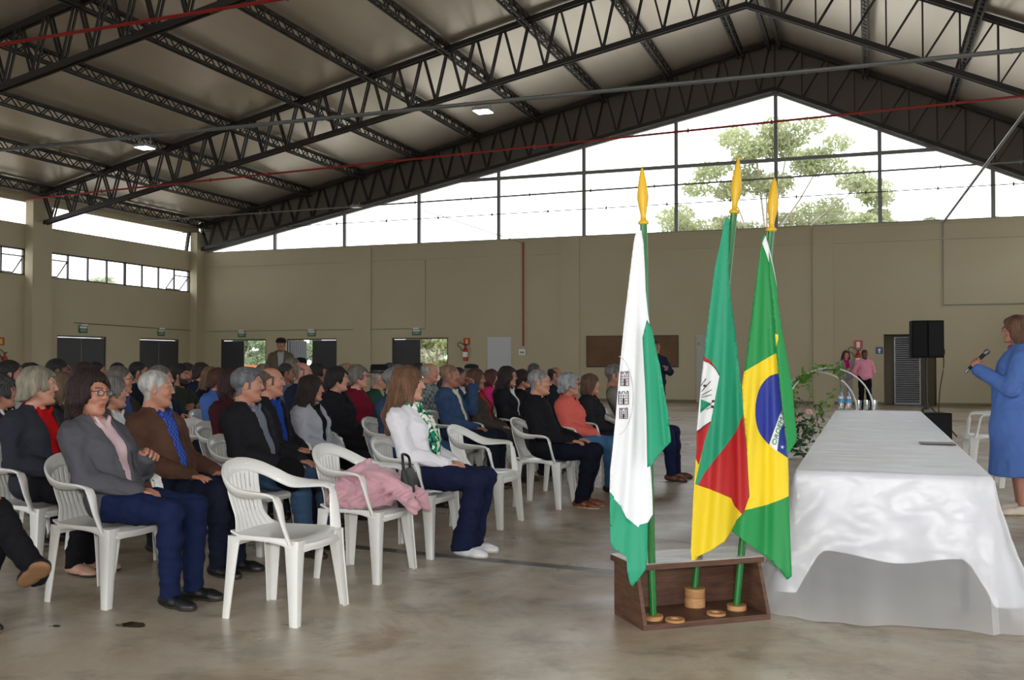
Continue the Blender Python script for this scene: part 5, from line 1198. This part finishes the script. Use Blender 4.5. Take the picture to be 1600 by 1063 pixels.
def person(lab, x, y, face=0., head=0., pitch=0., fem=False, old=False, top='jacket', tc=(40, 40, 44), sc_=(200, 200, 200), bc=(34, 36, 48), pose='lap', legs='flat', hair='short', hc=(60, 48, 40), spec=None, cap=None, tone='light', s=1., wide=1., lod=2, shoe=(30, 24, 22), z=0., flare=0., tk=None, sk=None, heel=0, hs=1., beard=False, roll=0., grp=None, sole=(60, 50, 42), bare=False, tname=None, lean=0.):
    """lod 0 near .. 3 far"""
    NP_[0] += 1; sd = NP_[0]
    root = thing('person', lab, 'person', (x, y, z), R(face), grp); root.scale = (s, s, s)
    hr, gr_, ur = ((.0036, .010, .022), (.0046, .012, .026), (.0065, .016, .034), (.009, .022, .045))[lod]
    st = legs == 'stand'; dz = .42 if st else 0.; tx = .05 if st else 0.
    def shear(V): V = V.copy(); V[:, 0] += lean * np.clip((V[:, 2] - .55 - dz) / .6, 0, 1.1); return V
    Mh = Matrix.Translation((-.045 + tx + lean * 1.03, 0, 1.168 + dz)) @ Matrix.Rotation(R(head), 4, 'Z') @ Matrix.Rotation(R(pitch), 4, 'Y') @ Matrix.Rotation(R(roll), 4, 'X')
    Mh = Mh @ Matrix.Scale(hs * (.97 if fem else 1.), 4)
    parts = []; V, Q, M = head_geo(fem, old, hr); parts.append((tf(V, Mh), Q, M))
    V, Q = under_geo(pose, legs, fem, wide, ur); parts.append((shear(V), Q, 0))
    J = pose_joints(pose, legs, fem, wide); pp = pose if isinstance(pose, tuple) else (pose, pose)
    for A, y_, p in zip(J['arms'], (1, -1), pp):
        e, w = Vector(A[1]), Vector(A[2]); fw = (w - e).normalized()
        curl, up, d = {'lap': (.75, (0, y_ * .25, 1), Vector((.8, -y_ * .62, -.12))), 'thighs': (.28, (0, 0, 1), Vector((1, -y_ * .12, -.10))), 'rest': (.5, (0, 0, 1), Vector((1, -y_ * .1, -.25))), 'raised': (.8, (.2, y_ * .5, .8), Vector((.75, -y_ * .3, .35))), 'folded': (.6, (1, 0, .1), Vector((.12, -y_, .05))),
            'face': (.7, (.4, 1, 0), Vector((-.25, -y_ * .35, 1))), 'down': (.5, (0, y_, 0), Vector((.25, 0, -1))), 'phone': (.8, (0, 0, 1) if 0 else (.3, y_, .2), Vector((.7, -y_ * .4, .5))), 'crossed': (.5, (1, 0, 0), Vector((.1, -y_, .1))), 'behind': (.6, (-1, 0, 0), Vector((0, -y_, -.3))), 'mic': (1.05, (.25, y_, .1), Vector((.35, -y_ * .25, .8)))}[p]
        Hm = frame_to(w - fw * .005, d, up); V, Q, M = hand_geo(curl, -y_, max(hr, .0042), .3)
        parts.append((shear(tf(V, Hm)), Q, 0)); root['_h%d' % (y_ > 0)] = [v for r_ in Hm for v in r_]
    if tone in ('dark',): hc = (26, 22, 20) if hair not in ('bald',) else hc
    sm, lm = skin(tone); bro = tuple(int(a * .55 + b * .35) for a, b in zip(hc, SKIN[tone]))
    if hair == 'bald' :
        V, Qd, M = parts[0]; cc = head_geo(fem, old, hr)[0][Qd].mean(1); M = M.copy(); M[(M == 5) & (cc[:, 2] > .066 - .3 * np.maximum(cc[:, 0] + .04, 0)) & (cc[:, 0] > -.075)] = 0; parts[0] = (V, Qd, M)
    elif hair not in ('short', 'crop', 'quiff', 'curly'): parts[0] = (parts[0][0], parts[0][1], np.where(parts[0][2] == 5, 0, parts[0][2]))
    if beard:
        V, Qd, M = parts[0]; cc = head_geo(fem, old, hr)[0][Qd].mean(1); M = M.copy(); M[(M == 0) & (cc[:, 2] < -.030) & (cc[:, 2] > -.125) & (cc[:, 0] > .008) & ((cc[:, 2] < -.042) | (cc[:, 0] < .05))] = 5; parts[0] = (V, Qd, M)
    me = np_mesh('body', parts, 6)
    for i, m in enumerate((sm, lm, EYEW, IRIS, mat('eyebrow', bro, .7), hairm(tuple(int(x * .85 + y * .15) for x, y in zip(hc, SKIN[tone]))))): me.materials[i] = m
    def add(name, me_, mats):
        o = bpy.data.objects.new(name, me_); COL.objects.link(o); o.parent = root
        for i, m in enumerate(mats): o.material_slots[i].link = 'OBJECT'; o.material_slots[i].material = m
        return o
    o = bpy.data.objects.new('body', me); COL.objects.link(o); o.parent = root
    def cached(key, fn):
        if key not in _mc: V = fn(); _mc[key] = np_mesh(key[0], [(V[0], V[1], V[2] if len(V) > 2 else 0)], (2 if key[0] == 'shoe' else 1))
        return _mc[key]
    tk_ = dict(tk or {}); tn = tname or {'jacket': 'jacket', 'sweater': 'sweater', 'puffer': 'puffer_jacket', 'longcoat': 'long_coat', 'cardigan': 'cardigan'}[top]
    geo = top_geo(pose, legs, fem, wide, top, gr_, 0); key = (tn, pose, legs, fem, wide, top, gr_, round(lean, 3)); geo = [(shear(geo[0][0]), geo[0][1]), (shear(geo[1][0]), geo[1][1])]
    add(tn, cached(key, lambda: geo[0]), [FAB('top_cloth', tc, **tk_)])
    if top != 'sweater' or lod < 1: add('shirt', cached(('shirt',) + key, lambda: geo[1]), [FAB('shirt_cloth', sc_, **dict(sk or {}))])
    bn = 'trousers'
    if not bare:
        key = (bn, legs, fem, wide, flare, gr_); add(bn, cached(key, lambda: bottom_geo(pose, legs, fem, wide, flare, gr_)), [FAB('trouser_cloth', bc)])
    for a, kn in zip(J['ank'], J['knee']):
        key = ('shoe', heel, max(gr_ * .7, .008)); so = add('shoe', cached(key, lambda: shoe_geo(heel, key[2])), [mat('shoe_leather', shoe, .4), mat('shoe_sole', sole, .7)])
        sh = Vector(kn) - Vector(a); 
        if legs == 'crossed' and a[2] > .2: so.matrix_local = frame_to(Vector(a) + Vector((0, 0, 0)), (.80, .18, -.30) if sh.z > .3 else (.7, .1, .7), sh); so.matrix_local = frame_to(a, Vector((.70, -.15, .42)), Vector((-.35, .75, .55)))
        else: so.location = Vector(a) - Vector((0, 0, .09 - .086)); so.rotation_euler = (0, 0, R(8) * (1 if a[1] > 0 else -1))
    if hair:
        V, Q, _ = hair_geo(hair, max(hr * (1.25), .0048), sd % 3); me_ = cached(('hair', hair, max(hr * 1.25, .0048), sd % 3), lambda: (V, Q)); h = add('hair', me_, [hairm(hc)]); h.matrix_local = Mh
    if spec: glasses(root, Mh, *spec)
    if cap: hat(root, Mh, *cap)
    root['_mh'] = [v for r_ in Mh for v in r_]
    return root
_mc = {}
def sit(short, u, X, vt, top='jacket', tc=(40, 40, 44), lab=None, seat=True, off=-.05, clab=None, rel=-8, **k):
    """a seated person whose head shows at column u while the row stands at hall x = X; vt is the row of the top of the head"""
    c, s_ = math.cos(YAW), math.sin(YAW); t = (u - 800) / FPX; xh = X + off; y = xh * (t * s_ + c) / (t * c - s_)
    d = -s_ * xh + c * y; zt = EYE - (vt - 567) * d / FPX; hh = 1.30 if k.get('hair') in ('bob', 'long', 'shoulder', 'fluffy', 'curly') or k.get('cap') else 1.285
    view = math.degrees(YAW) + math.degrees(math.atan(-t)); head = k.pop('head', None)
    if head is None: head = view + rel
    sc = max(.88, min(1.14, zt / hh)); lod = 0 if d < 7.7 else (1 if d < 10.5 else (2 if d < 13.5 else 3)); face = k.pop('face', 0)
    k.setdefault('lean', off + .05)
    p = person(lab, X, y, face=face, head=head - face, top=top, tc=tc, s=sc, lod=k.pop('lod', lod), **k)
    if seat: chair(X - .03 + min(0, k['lean'] * .35), y, clab or ('white plastic armchair under the ' + short), R(face) , sc=1.0)
    return p
def cleanup():
    for o in bpy.data.objects:
        for k in ('_h0', '_h1', '_mh'):
            if k in o: del o[k]

# empty chairs in front
chair(-2.98, 4.68, 'empty white plastic armchair nearest the camera, in front of all others', 0, True)
chair(-3.04, 5.70, 'white plastic armchair holding the heaped pink jacket and black handbag')
chair(-3.02, 7.80, 'empty white plastic armchair between the white blouse woman and the black jacket man')
chair(-5.75, 7.85, 'empty white plastic armchair behind the brown jacket man, the nearer of two')
chair(-6.4, 8.5, 'empty white plastic armchair behind the brown jacket man, the farther of two')

# first row, from the camera outwards
sit('woman in the white blouse', 640, -3.0, 572, 'sweater', (224, 222, 228), lab='woman with long light brown hair, white blouse and a green patterned scarf', fem=True, hair='long', hc=(124, 88, 62), tone='fair', bc=(28, 34, 62), shoe=(226, 226, 230), sole=(214, 206, 196), flare=.03, pose='lap', legs='back', sc_=(222, 220, 214), rel=-4, tname='blouse', wide=1.02, off=-.12)
sit('man in the black jacket in the first row', 843, -2.85, 579, 'jacket', (24, 24, 28), lab='grey cropped man with glasses in a black jacket, first row', old=True, hair='crop', hc=(150, 148, 146), spec=((90, 88, 86), True), pose='thighs', bc=(20, 22, 34), shoe=(112, 62, 38), sole=(214, 200, 180), sc_=(32, 32, 36), wide=1.06, off=-.10, legs='back')
sit('woman in the coral jacket', 890, -2.95, 583, 'puffer', (208, 98, 88), lab='grey haired woman with dark glasses in a coral jacket', fem=True, old=True, hair='fluffy', hc=(168, 170, 172), spec=((26, 22, 22), False), pose='lap', bc=(70, 112, 150), sc_=(128, 26, 36), wide=1.04)
sit('brown haired woman in the dark jacket by the white flag', 923, -2.95, 584, 'puffer', (34, 34, 38), lab='short brown haired woman in a dark jacket with burgundy scarf beside the coral jacket', fem=True, old=True, hair='bob', hc=(104, 76, 56), pose='lap', bc=(40, 44, 60), sc_=(110, 24, 34))
sit('man half hidden by the white flag', 962, -2.58, 571, 'jacket', (122, 118, 110), lab='grey haired man in a grey shirt half hidden by the white flag', old=True, hair='short', hc=(120, 116, 112), pose='lap', bc=(28, 34, 62), shoe=(104, 58, 38), sc_=(120, 116, 110), legs='wide', off=-.22)
# second row
sit('woman in the grey cardigan', 143, -4.06, 580, 'cardigan', (84, 84, 90), lab='dark haired woman with glasses in a grey cardigan looking at the camera', fem=True, old=True, hair='bob', hc=(46, 26, 26), spec=((24, 20, 22), False), pose=('raised', 'lap'), bc=(26, 36, 70), sc_=(206, 180, 184), head=-4, pitch=1, hs=1.1, off=-.22, wide=1.02, shoe=(18, 18, 20), roll=-3)
sit('man in the brown suede jacket', 246, -4.3, 581, 'jacket', (74, 52, 42), lab='white haired man with glasses in a brown suede jacket over a blue shirt', old=True, hair='short', hc=(206, 202, 198), spec=((150, 140, 126), True), pose='thighs', bc=(26, 30, 48), sc_=(38, 58, 140), sk=dict(check=((70, 100, 180), 60)), off=-.13, hs=.97, rel=-10, shoe=(16, 16, 18), wide=1.05, tk=dict(var=((92, 66, 54), 6)))
p6 = sit('man in the black jacket and checked shirt', 388, -4.15, 577, 'jacket', (32, 32, 36), lab='grey haired man in a dark jacket over a small checked grey shirt', old=True, hair='quiff', hc=(116, 118, 122), pose='thighs', bc=(58, 82, 108), sc_=(138, 142, 156), sk=dict(check=((84, 88, 104), 110)), off=-.12, wide=1.06, tone='light', legs='wide')
sit('man in the dark jacket and royal blue shirt', 424, -4.65, 575, 'jacket', (30, 30, 36), lab='balding man in a dark jacket over a royal blue shirt', old=True, hair='bald', hc=(92, 78, 66), pose='lap', bc=(26, 26, 34), sc_=(30, 62, 140), tone='light')
sit('woman in the light grey blazer', 487, -4.62, 586, 'jacket', (158, 160, 168), lab='dark haired woman in a light grey blazer over a black top', fem=True, hair='long', hc=(40, 26, 26), pose='lap', bc=(22, 22, 26), sc_=(22, 20, 24), rel=-2)
sit('dark haired woman in the black puffer jacket', 528, -5.0, 575, 'puffer', (30, 30, 36), lab='dark haired woman with thin glasses in a black puffer jacket', fem=True, old=True, hair='pixie', hc=(28, 24, 24), spec=((140, 130, 120), True), pose='lap', bc=(26, 26, 30), sc_=(30, 30, 34), wide=1.1, tone='fair')
sit('person in the blue denim shirt', 617, -4.25, 577, 'sweater', (50, 68, 98), lab='grey haired person in a blue denim shirt behind the white blouse woman', old=True, hair='short', hc=(140, 138, 136), pose='thighs', bc=(56, 78, 112), tname='denim_shirt')
sit('man in the denim jacket', 704, -4.25, 571, 'jacket', (44, 62, 92), lab='reddish grey haired man in a denim jacket over a cream shirt', old=True, hair='crop', hc=(146, 112, 88), pose=('face', 'thighs'), bc=(30, 34, 48), sc_=(212, 206, 186), tone='tan', wide=1.04, tk=dict(var=((58, 80, 112), 9)), off=-.1)
sit('woman in the olive brown jacket', 744, -4.15, 576, 'jacket', (66, 60, 54), lab='brown haired woman in an olive brown jacket over a red top', fem=True, old=True, hair='bob', hc=(92, 62, 46), pose='lap', bc=(60, 62, 66), sc_=(166, 36, 40), tone='tan', off=-.12)
sit('long haired woman with dark glasses in black', 794, -4.1, 572, 'jacket', (30, 30, 34), lab='long dark haired woman with glasses in a black jacket over white', fem=True, hair='long', hc=(38, 26, 24), spec=((24, 20, 20), False), pose='lap', bc=(34, 30, 44), sc_=(206, 204, 206), tone='light')
sit('dark haired woman next to the long haired one in glasses', 817, -4.1, 579, 'sweater', (24, 24, 28), lab='dark haired woman in black between the long haired one and the grey cropped man', fem=True, hair='pixie', hc=(36, 26, 24), pose='lap')
sit('balding dark haired man behind the coral jacket woman', 868, -4.1, 574, 'jacket', (28, 30, 38), lab='balding dark haired man in a dark jacket behind the coral jacket woman', hair='bald', hc=(32, 26, 24), tone='tan', pose='lap', sc_=(70, 100, 140))
# third row
sit('grey blonde woman in the dark wool coat', 62, -5.1, 576, 'jacket', (46, 48, 56), lab='grey blonde woman in a dark wool coat over a red turtleneck', fem=True, old=True, hair='pixie', hc=(158, 150, 132), pose='lap', bc=(20, 20, 24), sc_=(176, 22, 26), rel=-6, tone='fair', wide=1.08, shoe=(180, 140, 122), legs='back')
sit('grey haired woman between the cardigan and brown jacket people', 177, -5.2, 590, 'jacket', (72, 66, 62), lab='grey haired woman in a brownish coat between the grey cardigan and the brown jacket', fem=True, old=True, hair='pixie', hc=(132, 128, 124), pose='lap')
sit('woman with dark red hair behind the checked shirt man', 364, -5.3, 576, 'sweater', (60, 28, 34), lab='woman with dark red hair directly behind the checked shirt man', fem=True, hair='shoulder', hc=(50, 24, 26), pose='lap')
sit('grey haired woman in the burgundy sweater', 560, -5.2, 572, 'sweater', (112, 24, 44), lab='grey haired woman with glasses in a burgundy sweater left of the black hat', fem=True, old=True, hair='pixie', hc=(120, 112, 104), spec=((30, 26, 26), False), pose='lap', tone='fair')
sit('old man in the black hat', 594, -5.2, 573, 'jacket', (44, 78, 66), lab='old man in a black brimmed hat with green vest over pale green shirt', old=True, hair='crop', hc=(180, 176, 170), cap=('fedora', (24, 24, 26)), pose='lap', sc_=(148, 170, 130), tone='fair')
sit('grey haired man in the patterned shirt', 672, -5.2, 568, 'jacket', (86, 98, 104), lab='balding grey haired man in a blue grey patterned shirt', old=True, hair='bald', hc=(168, 164, 160), pose='lap', tk=dict(check=((140, 146, 138), 24)), sc_=(120, 126, 124))
sit('dark haired man behind the denim jacket man', 718, -5.25, 575, 'jacket', (40, 52, 76), lab='dark haired man in blue between the denim jacket man and the olive jacket woman', hair='crop', hc=(40, 30, 26), tone='tan', pose='lap')
sit('woman in the pink top', 769, -5.2, 577, 'sweater', (206, 44, 112), lab='long reddish haired woman with glasses in a bright pink top', fem=True, hair='shoulder', hc=(88, 44, 36), spec=((120, 100, 90), True), pose='lap', tone='fair')
sit('grey haired man behind the grey cropped man', 836, -5.2, 569, 'jacket', (40, 48, 64), lab='grey dark haired man in the third row behind the grey cropped man', old=True, hair='short', hc=(84, 80, 78), pose='lap', tone='tan')
# fourth row
sit('person at the left edge with dark grey curls', 4, -6.2, 588, 'sweater', (52, 34, 44), lab='person with dark grey curls cut by the left edge of the photograph', fem=True, old=True, hair='fluffy', hc=(70, 66, 68), pose='lap')
sit('woman with dark glasses in the black coat', 98, -6.2, 592 - 10, 'jacket', (22, 22, 26), lab='light brown haired woman with dark glasses in a black coat', fem=True, hair='bob', hc=(112, 92, 68), spec=((20, 18, 20), False), pose='lap', sc_=(60, 58, 48), tone='fair')
sit('grey haired man with glasses behind the cardigan woman', 189, -6.3, 574, 'jacket', (52, 46, 38), lab='grey haired man with glasses in a dark brown jacket behind the cardigan woman', old=True, hair='short', hc=(104, 98, 92), spec=((60, 50, 46), False), pose='lap', sc_=(60, 74, 120))
sit('grey haired man behind the white haired man', 252, -6.3, 573, 'jacket', (26, 32, 52), lab='grey haired man in navy directly behind the white haired man', old=True, hair='short', hc=(120, 114, 108), pose='folded')
sit('short haired woman in the light blue sweater', 342, -6.85, 577, 'sweater', (72, 104, 168), lab='short reddish haired woman with glasses in a light blue sweater', fem=True, old=True, hair='pixie', hc=(84, 46, 34), spec=((130, 110, 100), True), pose='lap', sc_=(80, 110, 160))
sit('balding man in dark navy in the fourth row', 473, -6.3, 567, 'jacket', (34, 40, 58), lab='balding grey man in navy just below the black baseball cap', old=True, hair='bald', hc=(120, 108, 98), pose='lap', tone='light')
sit('dark haired woman in purple', 498, -6.4, 569, 'sweater', (70, 34, 60), lab='dark haired woman in a purple top above the light grey blazer woman', fem=True, hair='pixie', hc=(30, 24, 26), pose='lap', tone='tan')
sit('grey haired person right of the black hat', 624, -6.3, 571, 'sweater', (60, 80, 120), lab='grey curly haired person peering out right of the long haired woman', old=True, hair='curly', hc=(132, 130, 128), pose='lap')
sit('man in the flat cap', 736, -6.3, 568, 'jacket', (44, 42, 44), lab='man in a dark flat cap behind the olive jacket woman', old=True, hair='crop', hc=(120, 116, 110), cap=('flat', (38, 40, 48)), pose='lap', tone='tan')
# fifth and sixth rows
sit('black haired man at far left', 18, -7.4, 565, 'jacket', (30, 30, 34), lab='black haired man near the left edge behind the grey blonde woman', hair='short', hc=(22, 20, 20), pose='lap', tone='tan')
sit('bald dark skinned man at left', 93, -7.4, 562, 'jacket', (34, 34, 42), lab='tall dark skinned man with very short hair before the dark door', hair='crop', hc=(44, 36, 32), pose='lap', tone='dark', wide=1.08)
sit('bearded curly haired man', 284, -7.8, 570, 'jacket', (46, 50, 44), lab='black curly haired bearded man in a dark green jacket with folded arms', hair='curly', hc=(24, 20, 20), pose='folded', tone='tan', rel=-35, beard=True, sc_=(50, 54, 46))
sit('woman with long light brown hair in the fifth row', 331, -8.0, 573, 'sweater', (32, 32, 42), lab='woman with long light brown hair left of the light blue sweater', fem=True, hair='long', hc=(134, 100, 72), pose='lap', tone='light')
sit('grey haired man above the royal blue shirt man', 414, -7.4, 570, 'jacket', (60, 62, 60), lab='grey haired man whose crown shows behind the royal blue shirt man', old=True, hair='short', hc=(116, 108, 92), pose='lap')
sit('man with glasses below the standing man', 449, -7.4, 569, 'jacket', (96, 112, 128), lab='dark haired man with glasses in a blue grey shirt below the standing man', hair='short', hc=(56, 46, 40), spec=((60, 50, 46), False), pose='lap', tone='tan', sc_=(120, 130, 140))
sit('balding man in the fifth row', 542, -7.4, 567, 'jacket', (60, 48, 60), lab='balding man behind the black puffer and burgundy women', old=True, hair='bald', hc=(130, 116, 104), pose='lap', tone='tan')
sit('grey dark haired man behind the black hat', 611, -7.4, 568, 'jacket', (34, 48, 76), lab='grey dark haired man just right behind the black brimmed hat', old=True, hair='short', hc=(78, 78, 80), pose='lap', tone='tan')
sit('grey haired man behind the denim jacket man', 697, -7.4, 572, 'jacket', (60, 60, 66), lab='dark blond haired man whose crown shows just above the denim jacket man', hair='short', hc=(70, 60, 52), pose='lap')
sit('dark haired woman near the left edge', 51, -8.5, 567, 'sweater', (40, 34, 40), lab='dark haired woman just right of the black haired man at left', fem=True, hair='shoulder', hc=(44, 34, 30), pose='lap')
sit('dark haired woman before the closed door', 134, -8.5, 568, 'sweater', (44, 32, 34), lab='brown haired woman before the left closed dark door', fem=True, hair='pixie', hc=(60, 38, 32), pose='lap', tone='tan')
sit('black haired man before the second closed door', 218, -8.5, 567, 'jacket', (34, 36, 44), lab='black haired man left of the right closed dark door', hair='short', hc=(22, 20, 22), pose='lap', tone='tan')
sit('woman in the navy and beige vest', 316, -8.9, 568, 'jacket', (30, 38, 62), lab='short dark haired woman in a navy vest over beige sleeves', fem=True, hair='pixie', hc=(42, 28, 24), pose='lap', sc_=(180, 164, 134))
sit('grey haired man behind the glasses man', 459, -8.5, 560, 'jacket', (70, 72, 76), lab='grey haired man right beside the standing man, head just above the row', old=True, hair='short', hc=(124, 112, 104), pose='lap')
sit('dark haired person above the long haired woman', 655, -8.5, 568, 'sweater', (44, 38, 40), lab='dark haired person whose crown shows above the long light brown hair', fem=True, hair='pixie', hc=(58, 40, 34), pose='lap')
sit('dark haired man in the last row at left', 153, -9.6, 567, 'jacket', (40, 40, 46), lab='black haired man before the left closed dark door, right of the brown haired woman', hair='short', hc=(30, 26, 26), pose='lap', tone='tan')
sit('dark haired person above the grey haired man in glasses', 186, -10.4, 568, 'jacket', (36, 36, 40), lab='dark haired person whose crown shows above the grey man with glasses', hair='short', hc=(34, 28, 26), pose='lap')
sit('curly haired person behind the bearded man', 294, -9.6, 568, 'sweater', (42, 40, 44), lab='curly dark haired person behind the bearded man', fem=True, hair='curly', hc=(36, 26, 24), pose='lap', tone='tan')
sit('man in the black baseball cap', 471, -9.6, 560, 'jacket', (36, 36, 40), lab='man in a black baseball cap in the back row', hair='crop', hc=(40, 34, 30), cap=('cap', (26, 26, 30)), pose='lap', tone='tan', rel=-14)
# a man at the left edge, of whom only the crossed leg shows
pl = person('seated person at the left edge with black trousers and crossed leg, brown soled shoe', -4.50, 3.74, face=-3, top='jacket', tc=(24, 24, 28), pose='lap', legs='crossed', hair='short', hc=(60, 50, 46), bc=(22, 22, 26), shoe=(30, 26, 26), sole=(126, 92, 62), lod=0, old=True, s=1.04)
chair(-4.55, 3.74, 'white plastic armchair cut off by the left edge of the photograph', 0)

# clothing details that need the body
def hand_m(root, left): return root.matrix_basis @ Matrix([list(root['_h%d' % left])[i * 4:i * 4 + 4] for i in range(4)])
# scarf of the white blouse woman
wb = [o for o in bpy.data.objects if o.get('label', '').startswith('woman with long light brown hair, white')][0]
sm_ = FAB('green_white_scarf', (226, 224, 214)); N = sm_.node_tree.nodes; L = sm_.node_tree.links; tcn = N.new('ShaderNodeTexCoord'); vo = N.new('ShaderNodeTexNoise'); vo.inputs['Scale'].default_value = 17; vo.inputs['Detail'].default_value = 1; vo.inputs['Distortion'].default_value = 1.2
rp = N.new('ShaderNodeValToRGB'); rp.color_ramp.interpolation = 'CONSTANT'; e_ = rp.color_ramp.elements; e_[0].position = 0; e_[0].color = lin((28, 34, 50)) + (1,); e_[1].position = .40; e_[1].color = lin((30, 132, 92)) + (1,); q_ = e_.new(.53); q_.color = lin((226, 224, 214)) + (1,)
L.new(tcn.outputs['Object'], vo.inputs['Vector']); L.new(vo.outputs[0], rp.inputs[0]); L.new(rp.outputs[0], N['Principled BSDF'].inputs['Base Color'])
s = Sdf((-.22, -.18, .60), (.20, .18, 1.14), .009)
ring_ = [(-.085 + .075 * math.cos(a), .078 * math.sin(a), 1.045 - .03 * math.cos(a)) for a in [2 * math.pi * k / 12 for k in range(13)]]
s.chain(ring_, [.026] * 13, .02)
for y_ in (-1, 1): s.chain([(.0, y_ * .02, 1.0), (.062, y_ * .035, .93), (.098, y_ * .038, .84), (.105, y_ * .035, .75), (.10, y_ * .034, .67)], [.022, .028, .028, .026, .022], .015)
s.bump(lambda X, Y, Z: .004 * np.sin(Y * 190 + 8 * Z)); V, Q = s.mesh(); V[:, 0] += -.07 * np.clip((V[:, 2] - .55) / .6, 0, 1.1); me = np_mesh('scarf', [(V, Q, 0)]); me.materials[0] = sm_; o = bpy.data.objects.new('scarf', me); COL.objects.link(o); o.parent = wb
# black cap or bag on the checked shirt man's knee
k = p6.matrix_basis @ Vector((.37, -.235, .575)); o = MB().lathe([(.02, -.115), (.07, -.105), (.105, -.07), (.118, 0), (.105, .07), (.07, .105), (.02, .115)], n=24, m=Matrix.Rotation(R(20), 4, 'Y') @ Matrix.Scale(.34, 4, (0, 1, 0))).build('black_bag', FAB('black_bag_cloth', (16, 16, 18)), smooth=True, loc=(k.x + .02, k.y - .02, k.z)); tag(o, 'round black cloth bag at the knee of the checked shirt man', 'bag')

# the people on their feet
a = at(439, 567, 22.0); person('man in a dark cap and olive coat standing by the open doors', a.x, a.y, face=-60, head=0, top='jacket', tc=(92, 80, 62), sc_=(150, 150, 152), legs='stand', pose='behind', hair='short', hc=(60, 50, 44), cap=('cap', (40, 32, 34)), tone='tan', s=1.10, lod=2, wide=1.1, bc=(60, 56, 50))
a = at(1322, 567, 28.2); pw = person('standing long haired woman in a grey and magenta jacket holding a phone', a.x, a.y, face=-72, top='cardigan', tc=(152, 144, 148), sc_=(196, 24, 112), legs='stand', pose='phone', hair='long', hc=(74, 50, 40), fem=True, tone='fair', s=.99, lod=2, bc=(168, 160, 156), shoe=(200, 196, 190))
m_ = hand_m(pw, 1); tag(MB().box((.02, -.035, -.045), (.16, .035, -.035)).build('phone', mat('white_phone', (206, 200, 204), .3)), 'pale phone held by the long haired standing woman', 'phone').matrix_world = m_
a = at(1351, 567, 27.6); person('standing person in a pale pink hoodie and black trousers, hands behind', a.x, a.y, face=-76, top='sweater', tc=(228, 150, 172), legs='stand', pose='behind', hair='crop', hc=(44, 32, 30), tone='dark', s=1.0, lod=2, bc=(22, 20, 24), spec=None, wide=1.04, tname='hoodie')
a = at(1024, 567, 18.5); person('standing man in a navy sweater with folded arms behind the white flag', a.x, a.y, face=-52, top='sweater', tc=(28, 32, 56), legs='stand', pose='crossed', hair='short', hc=(50, 44, 42), tone='tan', s=1.03, lod=1, bc=(40, 44, 58), wide=1.05)
a = ground(1588, 802); sp = person('standing woman in a long blue cardigan and glasses speaking into a microphone', a.x - .0, a.y, face=178, head=-4, pitch=-3, top='longcoat', tc=(88, 120, 186), sc_=(178, 60, 130), legs='stand', pose='mic', hair='bob', hc=(124, 90, 70), fem=True, tone='light', s=1.035, lod=1, wide=1.14, bare=True, spec=((60, 52, 50), False), shoe=(226, 212, 196), sole=(200, 176, 130))
m_ = hand_m(sp, 0)
t = thing('microphone', 'black handheld microphone with grey head at the blue cardigan woman', 'microphone'); h0 = Matrix([list(sp['_h0'])[i * 4:i * 4 + 4] for i in range(4)]); h1 = Matrix([list(sp['_h1'])[i * 4:i * 4 + 4] for i in range(4)])
gp = sp.matrix_basis @ ((h0 @ Vector((.085, 0, -.030)) + h1 @ Vector((.085, 0, -.030))) / 2); dr = Vector((-.62, -.18, -.62)).normalized()
t.matrix_world = Matrix.Translation(gp) @ dr.to_track_quat('Z', 'Y').to_matrix().to_4x4()
MB().lathe([(.011, -.12), (.019, -.10), (.017, -.02), (.014, .10), (.013, .125)], n=16).build('handle', mat('black_mic_body', (20, 20, 22), .35), t, smooth='auto')
MB().lathe([(.015, -.165), (.024, -.155), (.026, -.14), (.024, -.12), (.018, -.10)], n=18).build('mic_head', mat('grey_mic_mesh', (120, 124, 128), .4, .6), t, smooth=True); MB().lathe([(.0145, .09), (.0145, .13), (.008, .134)], n=14).build('end_cap', mat('silver_ring', (170, 172, 175), .3, .8), t, smooth='auto')
# chairs beside the speaker
a = at(1528, 567, 12.0); chair(a.x + .1, a.y, 'white plastic chair beyond the table, left of the woman in blue', R(186), sc=1.10, grp='white plastic chairs behind the speaker')
a = at(1592, 567, 10.9); chair(a.x, a.y, 'white plastic chair standing behind the woman in blue', R(180), sc=1.0, grp='white plastic chairs behind the speaker')
cleanup()
